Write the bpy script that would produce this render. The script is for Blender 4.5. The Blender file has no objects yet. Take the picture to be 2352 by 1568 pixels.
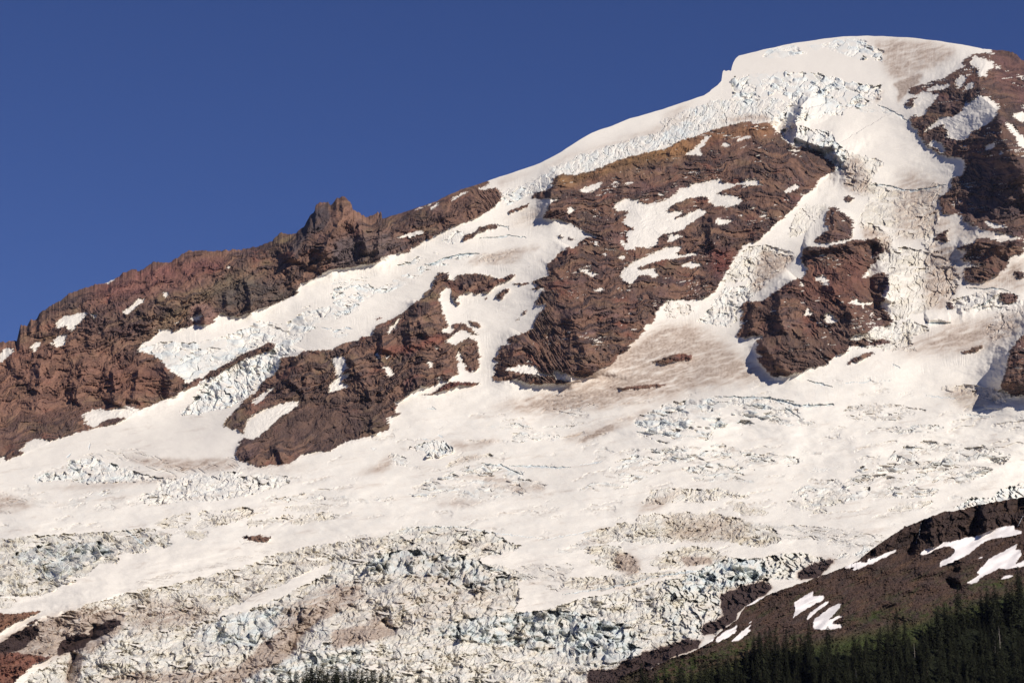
import bpy, math, random
import numpy as np
f32 = np.float32
HAZE = 3.5e-6                     # density of the air
STEP = 1.6                      # terrain vertex spacing in photo units
# ------------------------------------------------------------------ camera, world, sun, exposure
SC = bpy.context.scene
PITCH = math.radians(10.07)
FOC = 1176 / math.tan(math.radians(12))
cam_d = bpy.data.cameras.new('camera')
cam = bpy.data.objects.new('camera', cam_d); SC.collection.objects.link(cam)
cam.location = (0, 0, 0)
cam.rotation_euler = (math.radians(90) + PITCH, 0, 0)
cam_d.angle = math.radians(24)
cam_d.clip_start = 1.0; cam_d.clip_end = 80000
SC.camera = cam

SUN = np.array([0.68, -0.42, 0.62]); SUN /= np.linalg.norm(SUN)      # direction towards the sun
sun_el = math.asin(SUN[2]); sun_rot = math.atan2(SUN[0], SUN[1])
W = bpy.data.worlds.new('World'); SC.world = W; W.use_nodes = True
nt = W.node_tree; nt.nodes.clear()
sky = nt.nodes.new('ShaderNodeTexSky'); sky.sky_type = 'NISHITA'; sky.sun_disc = False
sky.sun_elevation = sun_el; sky.sun_rotation = sun_rot
sky.altitude = 2500; sky.air_density = 1.0; sky.dust_density = 0.0; sky.ozone_density = 2.0
tint = nt.nodes.new('ShaderNodeMix'); tint.data_type = 'RGBA'; tint.blend_type = 'MULTIPLY'
tint.inputs[0].default_value = 1.0; tint.inputs[7].default_value = (0.275, 0.345, 0.62, 1)
bg = nt.nodes.new('ShaderNodeBackground'); bg.inputs[1].default_value = 0.10
wo = nt.nodes.new('ShaderNodeOutputWorld')
nt.links.new(sky.outputs[0], tint.inputs[6]); nt.links.new(tint.outputs[2], bg.inputs[0]); nt.links.new(bg.outputs[0], wo.inputs[0])
ld = bpy.data.lights.new('sun', 'SUN'); ld.energy = 4.55; ld.angle = math.radians(0.5); ld.color = (1.0, 0.94, 0.855)
lo = bpy.data.objects.new('sun', ld); SC.collection.objects.link(lo)
from mathutils import Vector
lo.rotation_euler = Vector(SUN).to_track_quat('Z', 'Y').to_euler()
SC.view_settings.view_transform = 'Standard'; SC.view_settings.look = 'None'
SC.view_settings.exposure = 0.0; SC.view_settings.gamma = 1.0
SC.render.engine = 'CYCLES'
np.seterr(over='ignore')
SC.cycles.max_bounces = 6; SC.cycles.diffuse_bounces = 5

# ------------------------------------------------------------------ numeric helpers
def smooth(a, b, x):
    t = np.clip((x - a) / (b - a), 0, 1); return (t * t * (3 - 2 * t)).astype(f32)
def _hash(ix, iy, seed):
    h = ix.astype(np.uint32) * np.uint32(374761393) + iy.astype(np.uint32) * np.uint32(668265263) + np.uint32((seed * 2654435761 + 1013904223) & 0xFFFFFFFF)
    h = (h ^ (h >> np.uint32(13))) * np.uint32(1274126177)
    h = (h ^ (h >> np.uint32(15))) * np.uint32(2246822519)
    return h ^ (h >> np.uint32(16))
_GA = np.arange(256) * 2 * math.pi / 256
GCOS = np.cos(_GA).astype(f32); GSIN = np.sin(_GA).astype(f32)
def pn(x, y, seed=0):
    """gradient noise, about -1..1"""
    x0 = np.floor(x); y0 = np.floor(y)
    fx = (x - x0).astype(f32); fy = (y - y0).astype(f32); x0 = x0.astype(np.int32); y0 = y0.astype(np.int32)
    u = fx * fx * fx * (fx * (fx * 6 - 15) + 10); v = fy * fy * fy * (fy * (fy * 6 - 15) + 10)
    def g(ax, ay, dx, dy):
        a = _hash(ax, ay, seed) & np.uint32(255)
        return GCOS[a] * dx + GSIN[a] * dy
    x1 = x0 + 1; y1 = y0 + 1
    n00 = g(x0, y0, fx, fy); n10 = g(x1, y0, fx - 1, fy)
    n01 = g(x0, y1, fx, fy - 1); n11 = g(x1, y1, fx - 1, fy - 1)
    a = n00 + u * (n10 - n00); b = n01 + u * (n11 - n01)
    return ((a + v * (b - a)) * f32(1.5)).astype(f32)
def fbm(x, y, oct=4, seed=0, gain=0.5, lac=2.03):
    s = 0; a = 1.0; t = 0
    for i in range(oct):
        s = s + a * pn(x, y, seed + i * 17); t += a; a *= gain; x = x * lac + 11.3; y = y * lac - 7.7
    return (s / t * 1.25).astype(f32)
def ridged(x, y, oct=4, seed=0, gain=0.5):
    s = 0; a = 1.0; t = 0
    for i in range(oct):
        n = 1 - np.abs(pn(x, y, seed + i * 31)) * 1.6
        s = s + a * n; t += a; a *= gain; x = x * 2.07 + 5.1; y = y * 2.07 + 3.3
    return (s / t).astype(f32)
def worley(x, y, seed=0, jit=0.9):
    """F1, F2, cell id random 0..1, second random, vector from nearest feature point"""
    ix = np.floor(x).astype(np.int32); iy = np.floor(y).astype(np.int32)
    f1 = np.full(x.shape, 9, f32); f2 = np.full(x.shape, 9, f32)
    rid = np.zeros(x.shape, f32); rid2 = np.zeros(x.shape, f32); vx = np.zeros(x.shape, f32); vy = np.zeros(x.shape, f32)
    for dj in (-1, 0, 1):
        for di in (-1, 0, 1):
            cx = ix + di; cy = iy + dj
            h = _hash(cx, cy, seed)
            px = cx + 0.5 + ((h & np.uint32(0xFFFF)).astype(f32) / 65535 - 0.5) * jit
            py = cy + 0.5 + ((h >> np.uint32(16)).astype(f32) / 65535 - 0.5) * jit
            ddx = (x - px).astype(f32); ddy = (y - py).astype(f32)
            d = np.sqrt(ddx * ddx + ddy * ddy)
            m = d < f1
            f2 = np.where(m, f1, np.minimum(f2, d)); f1 = np.where(m, d, f1)
            h2 = _hash(cx, cy, seed + 77)
            rid = np.where(m, (h2 & np.uint32(0xFFFF)).astype(f32) / 65535, rid); rid2 = np.where(m, (h2 >> np.uint32(16)).astype(f32) / 65535, rid2)
            vx = np.where(m, ddx, vx); vy = np.where(m, ddy, vy)
    return f1, f2, rid, rid2, vx, vy

# photo units: the whole photograph is 2352 x 1568; C(k, pts) converts from close-up k
ORG = {0: (0, 0, 1), 1: (0, 352.8, .35), 2: (764.4, 235.2, .35), 3: (1528.8, 0, .35), 4: (1528.8, 470.4, .35), 5: (764.4, 705.6, .35),
       6: (0, 1019.6, .35), 7: (764.4, 1019.6, .35), 8: (1528.8, 1019.6, .35), 9: (1940.5, 1176.1, .25014), 10: (2058, 352.8, .375),
       11: (1352.4, 1352.4, .175)}
def C(k, pts):
    ox, oy, s = ORG[k]
    return [(ox + s * x, oy + s * y) for x, y in pts]
CX0, CY0, CX1, CY1 = -260, 0, 2620, 1960
CWd, CHt = CX1 - CX0, CY1 - CY0
def raster(polys, win=None):
    """even-odd fill of each polygon, united"""
    wx0, wy0, wx1, wy1 = win or (CX0, CY0, CX1, CY1); WD = wx1 - wx0; HG = wy1 - wy0
    out = np.zeros((HG, WD), bool)
    for p in polys:
        tog = np.zeros((HG, WD + 1), np.uint8)
        n = len(p)
        for i in range(n):
            (xa, ya), (xb, yb) = p[i], p[(i + 1) % n]
            if ya > yb: xa, ya, xb, yb = xb, yb, xa, ya
            r0 = max(int(math.ceil(ya - wy0 - .5)), 0); r1 = min(int(math.ceil(yb - wy0 - .5)), HG)
            if r1 <= r0: continue
            rr = np.arange(r0, r1); xx = xa + (rr + .5 + wy0 - ya) / (yb - ya) * (xb - xa)
            cc = np.clip(np.ceil(xx - wx0 - .5), 0, WD).astype(int)
            tog[rr, cc] ^= 1
        out |= (np.bitwise_xor.accumulate(tog, axis=1)[:, :WD] > 0)
    return out.astype(f32)
def blur(a, s):
    """three box passes, near a Gaussian of sigma s"""
    r = max(1, int(round(s * 0.9)))
    for _ in range(3):
        for ax in (0, 1):
            p = np.pad(a, [(r + 1, r) if k == ax else (0, 0) for k in (0, 1)], mode='edge')
            c = np.cumsum(p, axis=ax, dtype=np.float64)
            if ax == 0: a = ((c[2 * r + 1:] - c[:-2 * r - 1]) / (2 * r + 1)).astype(f32)
            else: a = ((c[:, 2 * r + 1:] - c[:, :-2 * r - 1]) / (2 * r + 1)).astype(f32)
    return a
def samp(img, x, y, ox=CX0, oy=CY0):
    gx = np.clip(x - ox - .5, 0, img.shape[1] - 1.001); gy = np.clip(y - oy - .5, 0, img.shape[0] - 1.001)
    ix = gx.astype(np.int32); iy = gy.astype(np.int32); fx = (gx - ix).astype(f32); fy = (gy - iy).astype(f32)
    return (img[iy, ix] * (1 - fx) * (1 - fy) + img[iy, ix + 1] * fx * (1 - fy) + img[iy + 1, ix] * (1 - fx) * fy + img[iy + 1, ix + 1] * fx * fy)
def local(polys, s, X, Y, reach=14):
    """indices of the points near the polygons, and the softened mask image with its own window, as a sampler"""
    xs = [p[0] for q in polys for p in q]; ys = [p[1] for q in polys for p in q]; pad = int(3 * s + reach + 4)
    x0 = max(int(min(xs)) - pad, CX0); x1 = min(int(max(xs)) + pad, CX1); y0 = max(int(min(ys)) - pad, CY0); y1 = min(int(max(ys)) + pad, CY1)
    if x1 - x0 < 4 or y1 - y0 < 4: return np.zeros(0, int), None
    img = raster(polys, (x0, y0, x1, y1)); img = blur(img, s)
    k = np.where((X > x0 + 2) & (X < x1 - 2) & (Y > y0 + 2) & (Y < y1 - 2))[0]
    return k, (lambda x, y: samp(img, x, y, x0, y0))
def sdline(x, y, pts):
    """unsigned distance, side (+ right of travel, - left), param 0..1"""
    best = np.full(x.shape, 1e9, f32); side = np.zeros(x.shape, f32); par = np.zeros(x.shape, f32)
    n = len(pts) - 1
    for i in range(n):
        (xa, ya), (xb, yb) = pts[i], pts[i + 1]
        dx, dy = xb - xa, yb - ya; L2 = dx * dx + dy * dy + 1e-9
        t = np.clip(((x - xa) * dx + (y - ya) * dy) / L2, 0, 1)
        qx = x - (xa + t * dx); qy = y - (ya + t * dy)
        d = np.sqrt(qx * qx + qy * qy); m = d < best
        best = np.where(m, d, best); side = np.where(m, (dx * qy - dy * qx) / (math.sqrt(L2) * (d + .5)), side); par = np.where(m, (i + t) / n, par)
    return best, side, par

# ------------------------------------------------------------------ traced outlines
SKY = C(1, [(-700, 1560), (-300, 1330), (0, 1237), (110, 1225), (118, 1190), (135, 1125), (180, 1128), (205, 1085), (240, 1090), (260, 1045), (330, 1000), (400, 960), (460, 915), (560, 880),
    (630, 855), (680, 855), (760, 820), (800, 790), (850, 765), (895, 755), (905, 775), (960, 745), (1000, 710), (1060, 715), (1110, 715), (1160, 685), (1230, 638),
    (1330, 636), (1400, 640), (1500, 632), (1600, 627), (1700, 608), (1780, 575), (1810, 545), (1850, 517), (1890, 530), (1940, 525), (1960, 505), (2000, 470),
    (2020, 430), (2040, 400), (2065, 380), (2070, 345), (2090, 325), (2150, 318), (2170, 335)]) + \
    C(2, [(10, 655), (28, 624), (75, 618), (95, 635), (125, 665), (130, 705), (170, 725), (215, 750), (235, 750), (270, 735), (290, 725), (295, 715), (305, 735), (312, 715), (319, 715),
    (323, 765), (450, 725), (680, 650), (740, 615), (850, 570), (1000, 522), (1060, 500), (1200, 455), (1370, 395), (1500, 325), (1620, 245), (1700, 200), (1830, 155),
    (1950, 105), (2050, 80)]) + \
    C(3, [(0, 712), (120, 670), (250, 628), (260, 622), (290, 603), (300, 590), (340, 562), (368, 530), (374, 470), (385, 462), (395, 470), (415, 462), (430, 468), (435, 440), (445, 410),
    (460, 385), (480, 368), (550, 350), (660, 322), (800, 292), (950, 268), (1100, 248), (1200, 240), (1300, 237), (1420, 238), (1600, 248), (1800, 270),
    (1950, 295), (2090, 322), (2140, 328), (2210, 330), (2280, 345), (2310, 360), (2330, 390), (2352, 400), (2600, 560), (3120, 900)])
HILLTOP = [(-300, 1640), (1100, 1606), (1250, 1598)] + C(11, [(350, 1233), (460, 1130), (700, 1020), (790, 1060), (880, 1000), (1150, 880), (1280, 850), (1400, 800), (1520, 735),
    (1660, 620), (1800, 500), (1960, 390), (2000, 300), (2060, 220), (2180, 150), (2330, 85)]) + \
    C(8, [(700, 975), (860, 920), (1000, 872), (1150, 815), (1250, 770), (1290, 740), (1350, 690), (1450, 620), (1560, 550), (1565, 532), (1580, 540), (1650, 510), (1830, 440), (1900, 438), (2050, 400), (2200, 372), (2352, 345),
    (2600, 250), (3200, 60)])

skyL = [(x, y) for x, y in SKY]
ROCK = [
 # left ridge above the hanging glacier
 [(-400, 500)] + [(p[0], p[1] - 22) for p in SKY if p[0] < 1110] + C(2, [(1030, 515), (1010, 545), (960, 562), (950, 572), (1000, 568), (1060, 562), (1095, 580), (1107, 610), (1100, 640), (1050, 690), (1000, 720), (945, 755),
   (860, 790), (720, 850), (640, 890), (530, 950), (510, 975), (430, 985), (340, 1010), (290, 1050), (180, 1070), (80, 1085), (0, 1100)]) +
   C(1, [(2160, 770), (2060, 820), (1990, 850), (1935, 900), (1960, 912), (1925, 930), (1860, 965), (1780, 990), (1700, 1025), (1560, 1075), (1510, 1075), (1480, 1050), (1450, 1040),
   (1410, 1075), (1405, 1110), (1350, 1130), (1290, 1125), (1240, 1140), (1200, 1145), (1150, 1160), (1080, 1150), (1045, 1155), (1040, 1180), (990, 1215), (930, 1250), (895, 1290),
   (940, 1300), (1000, 1325), (1040, 1340), (1080, 1385), (1120, 1430), (1170, 1460), (1200, 1480), (1280, 1470), (1335, 1475), (1380, 1430), (1500, 1370), (1600, 1310), (1680, 1280), (1750, 1240), (1795, 1242), (1812, 1265), (1760, 1295), (1690, 1320),
   (1600, 1350), (1500, 1400), (1400, 1470), (1330, 1490), (1240, 1545)]) + [(427, 893), (400, 910), (350, 930), (300, 955), (260, 975), (200, 987), (120, 1010), (100, 1020), (45, 1045), (0, 1062), (-400, 1150)],
 # middle buttress below the hanging glacier
 C(2, [(660, 1180), (680, 1140), (700, 1115), (745, 1115), (770, 1130), (750, 1140), (755, 1160), (790, 1165), (810, 1150), (820, 1130), (900, 1122), (960, 1125), (1040, 1145), (1090, 1155),
   (1140, 1140), (1180, 1122), (1197, 1140), (1150, 1170), (1100, 1185), (1060, 1215), (1025, 1250), (1000, 1240), (950, 1262), (900, 1240), (860, 1262), (825, 1275), (815, 1300), (795, 1290),
   (780, 1270), (775, 1215), (740, 1212), (715, 1235), (700, 1260), (698, 1300), (720, 1350), (735, 1410), (765, 1470)]) +
 C(5, [(720, 140), (715, 165), (765, 170), (790, 145), (780, 115), (800, 103), (850, 105), (900, 130), (930, 160), (965, 180), (960, 186), (900, 167), (870, 155), (850, 145), (830, 160),
   (800, 178), (755, 205), (750, 225), (790, 243), (850, 225), (885, 200), (920, 200), (955, 235), (950, 290), (965, 320), (955, 400), (910, 430), (870, 410), (875, 370), (850, 360),
   (845, 320), (840, 295), (815, 293), (812, 340), (830, 350), (820, 370), (810, 380), (830, 410), (830, 440), (790, 455), (760, 480), (720, 480), (690, 453), (680, 462), (700, 490),
   (680, 510), (640, 520), (590, 515), (560, 540), (510, 560), (470, 590), (465, 600), (410, 620), (415, 650), (410, 680), (445, 695), (425, 710), (370, 715), (355, 745), (370, 775),
   (365, 800), (290, 830), (180, 860), (110, 880), (60, 895)]) + C(6, [(2160, 45), (2060, 50), (1980, 75), (1900, 125), (1850, 140), (1800, 135), (1760, 140), (1700, 147), (1670, 135),
   (1580, 112), (1545, 70)]) + [(541, 1030), (552, 1010), (562, 1000), (545, 985), (525, 983), (512, 976), (520, 960), (545, 940), (560, 920), (590, 900), (600, 880), (625, 860), (642, 845)] +
   C(1, [(1835, 1400), (1840, 1340), (1900, 1330), (1960, 1320), (2000, 1295), (2060, 1285), (2200, 1285)]) + C(5, [(0, 270), (60, 240), (110, 222), (165, 215), (180, 195), (260, 185),
   (265, 150), (290, 120), (340, 100), (400, 70), (450, 40), (490, 10)]) + C(2, [(510, 1330), (560, 1300), (600, 1280), (600, 1250), (650, 1220)]),
 # great central wall
 C(2, [(1310, 635), (1312, 615), (1340, 590), (1400, 570), (1440, 550), (1435, 520), (1470, 480), (1520, 465), (1580, 475), (1700, 450), (1850, 390), (1950, 350), (2000, 345), (2100, 320),
   (2200, 300)]) + C(3, [(50, 940), (120, 915), (240, 880), (360, 835), (430, 815), (540, 800), (600, 812), (690, 800), (700, 830), (720, 860), (760, 880), (770, 910), (800, 940),
   (850, 965), (900, 960), (950, 975), (1010, 1000), (1060, 1040), (1110, 1080), (1115, 1120), (1080, 1130), (1050, 1150), (1000, 1180), (990, 1220), (940, 1260), (900, 1290),
   (860, 1350), (800, 1400), (760, 1440), (720, 1470), (660, 1530)]) + C(4, [(620, 223), (590, 240), (520, 260), (490, 300), (450, 350), (430, 390), (390, 450), (370, 480), (340, 540),
   (310, 580), (270, 610), (200, 625), (150, 630), (100, 620), (0, 630)]) + C(5, [(2150, 0), (2110, 60), (2110, 100), (2050, 110), (2040, 130), (2045, 160), (1990, 215), (1945, 250),
   (1940, 270), (1900, 300), (1860, 330), (1850, 350), (1830, 375), (1760, 400), (1700, 440), (1650, 465), (1560, 490), (1500, 505), (1440, 500), (1380, 508), (1300, 505), (1270, 490),
   (1200, 470), (1150, 480), (1080, 480), (1045, 465), (1065, 440), (1060, 400), (1085, 360), (1045, 335), (1080, 320), (1090, 280), (1100, 255), (1160, 240), (1140, 210), (1180, 190),
   (1220, 180), (1300, 150), (1320, 130), (1330, 80), (1350, 60)]) + C(2, [(1340, 1400), (1390, 1345), (1400, 1325), (1335, 1330), (1325, 1305), (1350, 1290), (1375, 1240), (1390, 1220), (1295, 1232), (1350, 1200), (1300, 1185),
   (1340, 1160), (1420, 1130), (1410, 1080), (1405, 1055), (1430, 1040), (1500, 980), (1550, 945), (1580, 965), (1610, 930), (1660, 890), (1700, 882), (1735, 890), (1700, 862), (1620, 830),
   (1560, 800), (1500, 770), (1370, 758), (1400, 720), (1410, 690), (1450, 650), (1500, 625), (1400, 632)]),
 # small tower and long rib between the two icefalls
 C(4, [(1080, 20), (1110, 15), (1150, 50), (1240, 100), (1225, 150), (1230, 200), (1225, 220), (1150, 232), (1080, 250), (970, 248), (980, 225), (1060, 170), (1080, 140), (1040, 130), (1050, 70)]),
 C(4, [(885, 340), (895, 310), (920, 275), (980, 270), (1060, 272), (1150, 250), (1210, 235), (1330, 225), (1390, 215), (1400, 260), (1440, 290), (1400, 330), (1380, 380), (1350, 400), (1310, 450),
   (1340, 475), (1400, 445), (1440, 438), (1468, 470), (1468, 520), (1440, 560), (1420, 600), (1460, 620), (1400, 650), (1440, 690), (1470, 730), (1500, 770), (1440, 800), (1370, 800),
   (1330, 840), (1240, 850), (1200, 890), (1260, 880), (1320, 870), (1380, 890), (1450, 880), (1485, 900), (1380, 925), (1300, 920), (1250, 920), (1200, 930), (1190, 970), (1120, 990),
   (1080, 1020), (1070, 1045), (1000, 1060), (950, 1070), (900, 1095), (860, 1105), (790, 1125), (710, 1128), (660, 1080), (620, 1040), (600, 1000), (650, 1000), (590, 960), (600, 930),
   (600, 890), (640, 870), (620, 858), (560, 865), (520, 885), (462, 862), (490, 820), (510, 780), (490, 750), (510, 700), (490, 680), (510, 640), (560, 630), (640, 630), (680, 600),
   (740, 555), (790, 520), (860, 480), (900, 490), (920, 450), (930, 410), (890, 380)]),
 C(4, [(1170, 1058), (1230, 1010), (1300, 975), (1400, 965), (1340, 990), (1250, 1030)]),
 # right-hand wall
 C(3, [(2146, 345), (2150, 250), (2352, 250), (3200, 500), (3200, 1600), (2352, 1567), (2000, 1470), (1950, 1450), (1940, 1420), (1900, 1400), (1870, 1412), (1820, 1400), (1810, 1350), (1790, 1300), (1850, 1260), (1890, 1220), (1870, 1180), (1900, 1160), (1940, 1150),
   (1965, 1100), (1960, 1045), (1900, 1030), (1820, 1020), (1760, 990), (1710, 960), (1700, 930), (1660, 890), (1650, 850), (1620, 840), (1600, 790), (1620, 750), (1690, 765), (1720, 720),
   (1740, 660), (1700, 672), (1660, 680), (1600, 705), (1570, 690), (1600, 650), (1640, 640), (1700, 645), (1740, 650), (1760, 615), (1700, 600), (1640, 625), (1590, 610), (1600, 580), (1700, 550), (1760, 530), (1840, 505), (1900, 470), (1950, 440),
   (1955, 400), (1990, 370), (2040, 345)]),
 C(10, [(400, 360), (430, 410), (520, 415), (600, 400), (784, 420), (784, 500), (700, 470), (600, 480), (520, 460), (460, 440)]),
 C(10, [(355, 575), (420, 560), (485, 545), (495, 515), (590, 520), (640, 540), (784, 520), (784, 610), (700, 640), (680, 690), (640, 730), (580, 770), (520, 790), (440, 785), (415, 750),
   (420, 700), (480, 690), (540, 690), (470, 680), (400, 650), (420, 620), (440, 600)]),
 C(10, [(230, 520), (260, 490), (330, 460), (350, 440), (300, 500), (330, 540), (260, 545)]),
 C(10, [(720, 735), (740, 720), (784, 715), (784, 760), (740, 765)]),
 C(10, [(640, 850), (700, 850), (760, 880), (740, 900), (700, 915), (650, 915), (630, 900)]),
 C(10, [(300, 905), (340, 910), (372, 948), (330, 945)]),
 C(10, [(380, 1225), (450, 1195), (530, 1172), (540, 1185), (450, 1225)]),
 C(4, [(2352, 845), (2300, 900), (2262, 960), (2240, 1050), (2220, 1130), (2188, 1200), (2230, 1225), (2290, 1250), (2352, 1255), (3200, 1300), (3200, 500)]),
 C(5, [(555, 575), (640, 565), (690, 540), (730, 505), (770, 490), (830, 488), (900, 492), (990, 500), (920, 515), (830, 512), (760, 545), (720, 550), (640, 575)]),
 C(5, [(1790, 526), (1900, 522), (2030, 512), (2110, 502), (2230, 503), (2110, 520), (2020, 538), (1900, 537)]),
 C(5, [(2050, 355), (2130, 350), (2200, 320), (2300, 307), (2352, 320), (2352, 345), (2260, 352), (2180, 370)]),
 C(4, [(0, 1020), (60, 985), (110, 975), (180, 990), (100, 1025), (20, 1030)]),
 C(2, [(1148, 722), (1170, 705), (1240, 675), (1290, 664), (1280, 682), (1200, 712), (1160, 732)]),
 C(2, [(850, 915), (865, 880), (900, 860), (950, 840), (960, 820), (1060, 800), (1095, 812), (1080, 830), (1020, 840), (960, 855), (930, 875), (870, 905)]),
 C(2, [(1115, 772), (1138, 766), (1130, 777)]), C(2, [(1480, 865), (1500, 870), (1520, 895), (1490, 890)]), C(2, [(1540, 885), (1570, 880), (1590, 910), (1560, 900)]),
 C(2, [(1168, 1188), (1270, 1185), (1310, 1170), (1280, 1195), (1200, 1200)]), C(2, [(1065, 1285), (1090, 1250), (1150, 1215), (1165, 1225), (1130, 1255), (1110, 1290)]),
 C(2, [(995, 1290), (1010, 1270), (1022, 1285), (1005, 1298)]), C(2, [(795, 1305), (830, 1310), (835, 1335), (805, 1325)]), C(2, [(890, 1430), (930, 1440), (995, 1475), (940, 1470), (900, 1455)]),
 C(2, [(1230, 1390), (1270, 1360), (1265, 1380), (1240, 1400)]), C(2, [(1190, 1430), (1225, 1405), (1225, 1415), (1200, 1435)]), C(2, [(275, 1425), (325, 1403), (325, 1413), (290, 1430)]),
 C(2, [(1180, 1180), (1195, 1180), (1190, 1190)]), C(2, [(1260, 1085), (1285, 1073), (1280, 1085)]),
 C(3, [(1170, 1300), (1200, 1285), (1245, 1300), (1215, 1325), (1180, 1325)]),
 # lower left moraine beside the terminus
 [(-300, 1400)] + C(6, [(0, 1105), (120, 1108), (280, 1092), (250, 1110), (130, 1150), (60, 1190), (0, 1235)]) + [(-300, 1560)],
 C(6, [(160, 1187), (200, 1160), (280, 1137), (230, 1165)]),
 C(6, [(1590, 600), (1700, 595), (1785, 612), (1750, 635), (1660, 637), (1600, 620)]),
 [(-300, 1560)] + C(6, [(-20, 1360), (150, 1370), (350, 1395), (230, 1440), (90, 1560), (0, 1620), (-800, 1900)]),
]
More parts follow.
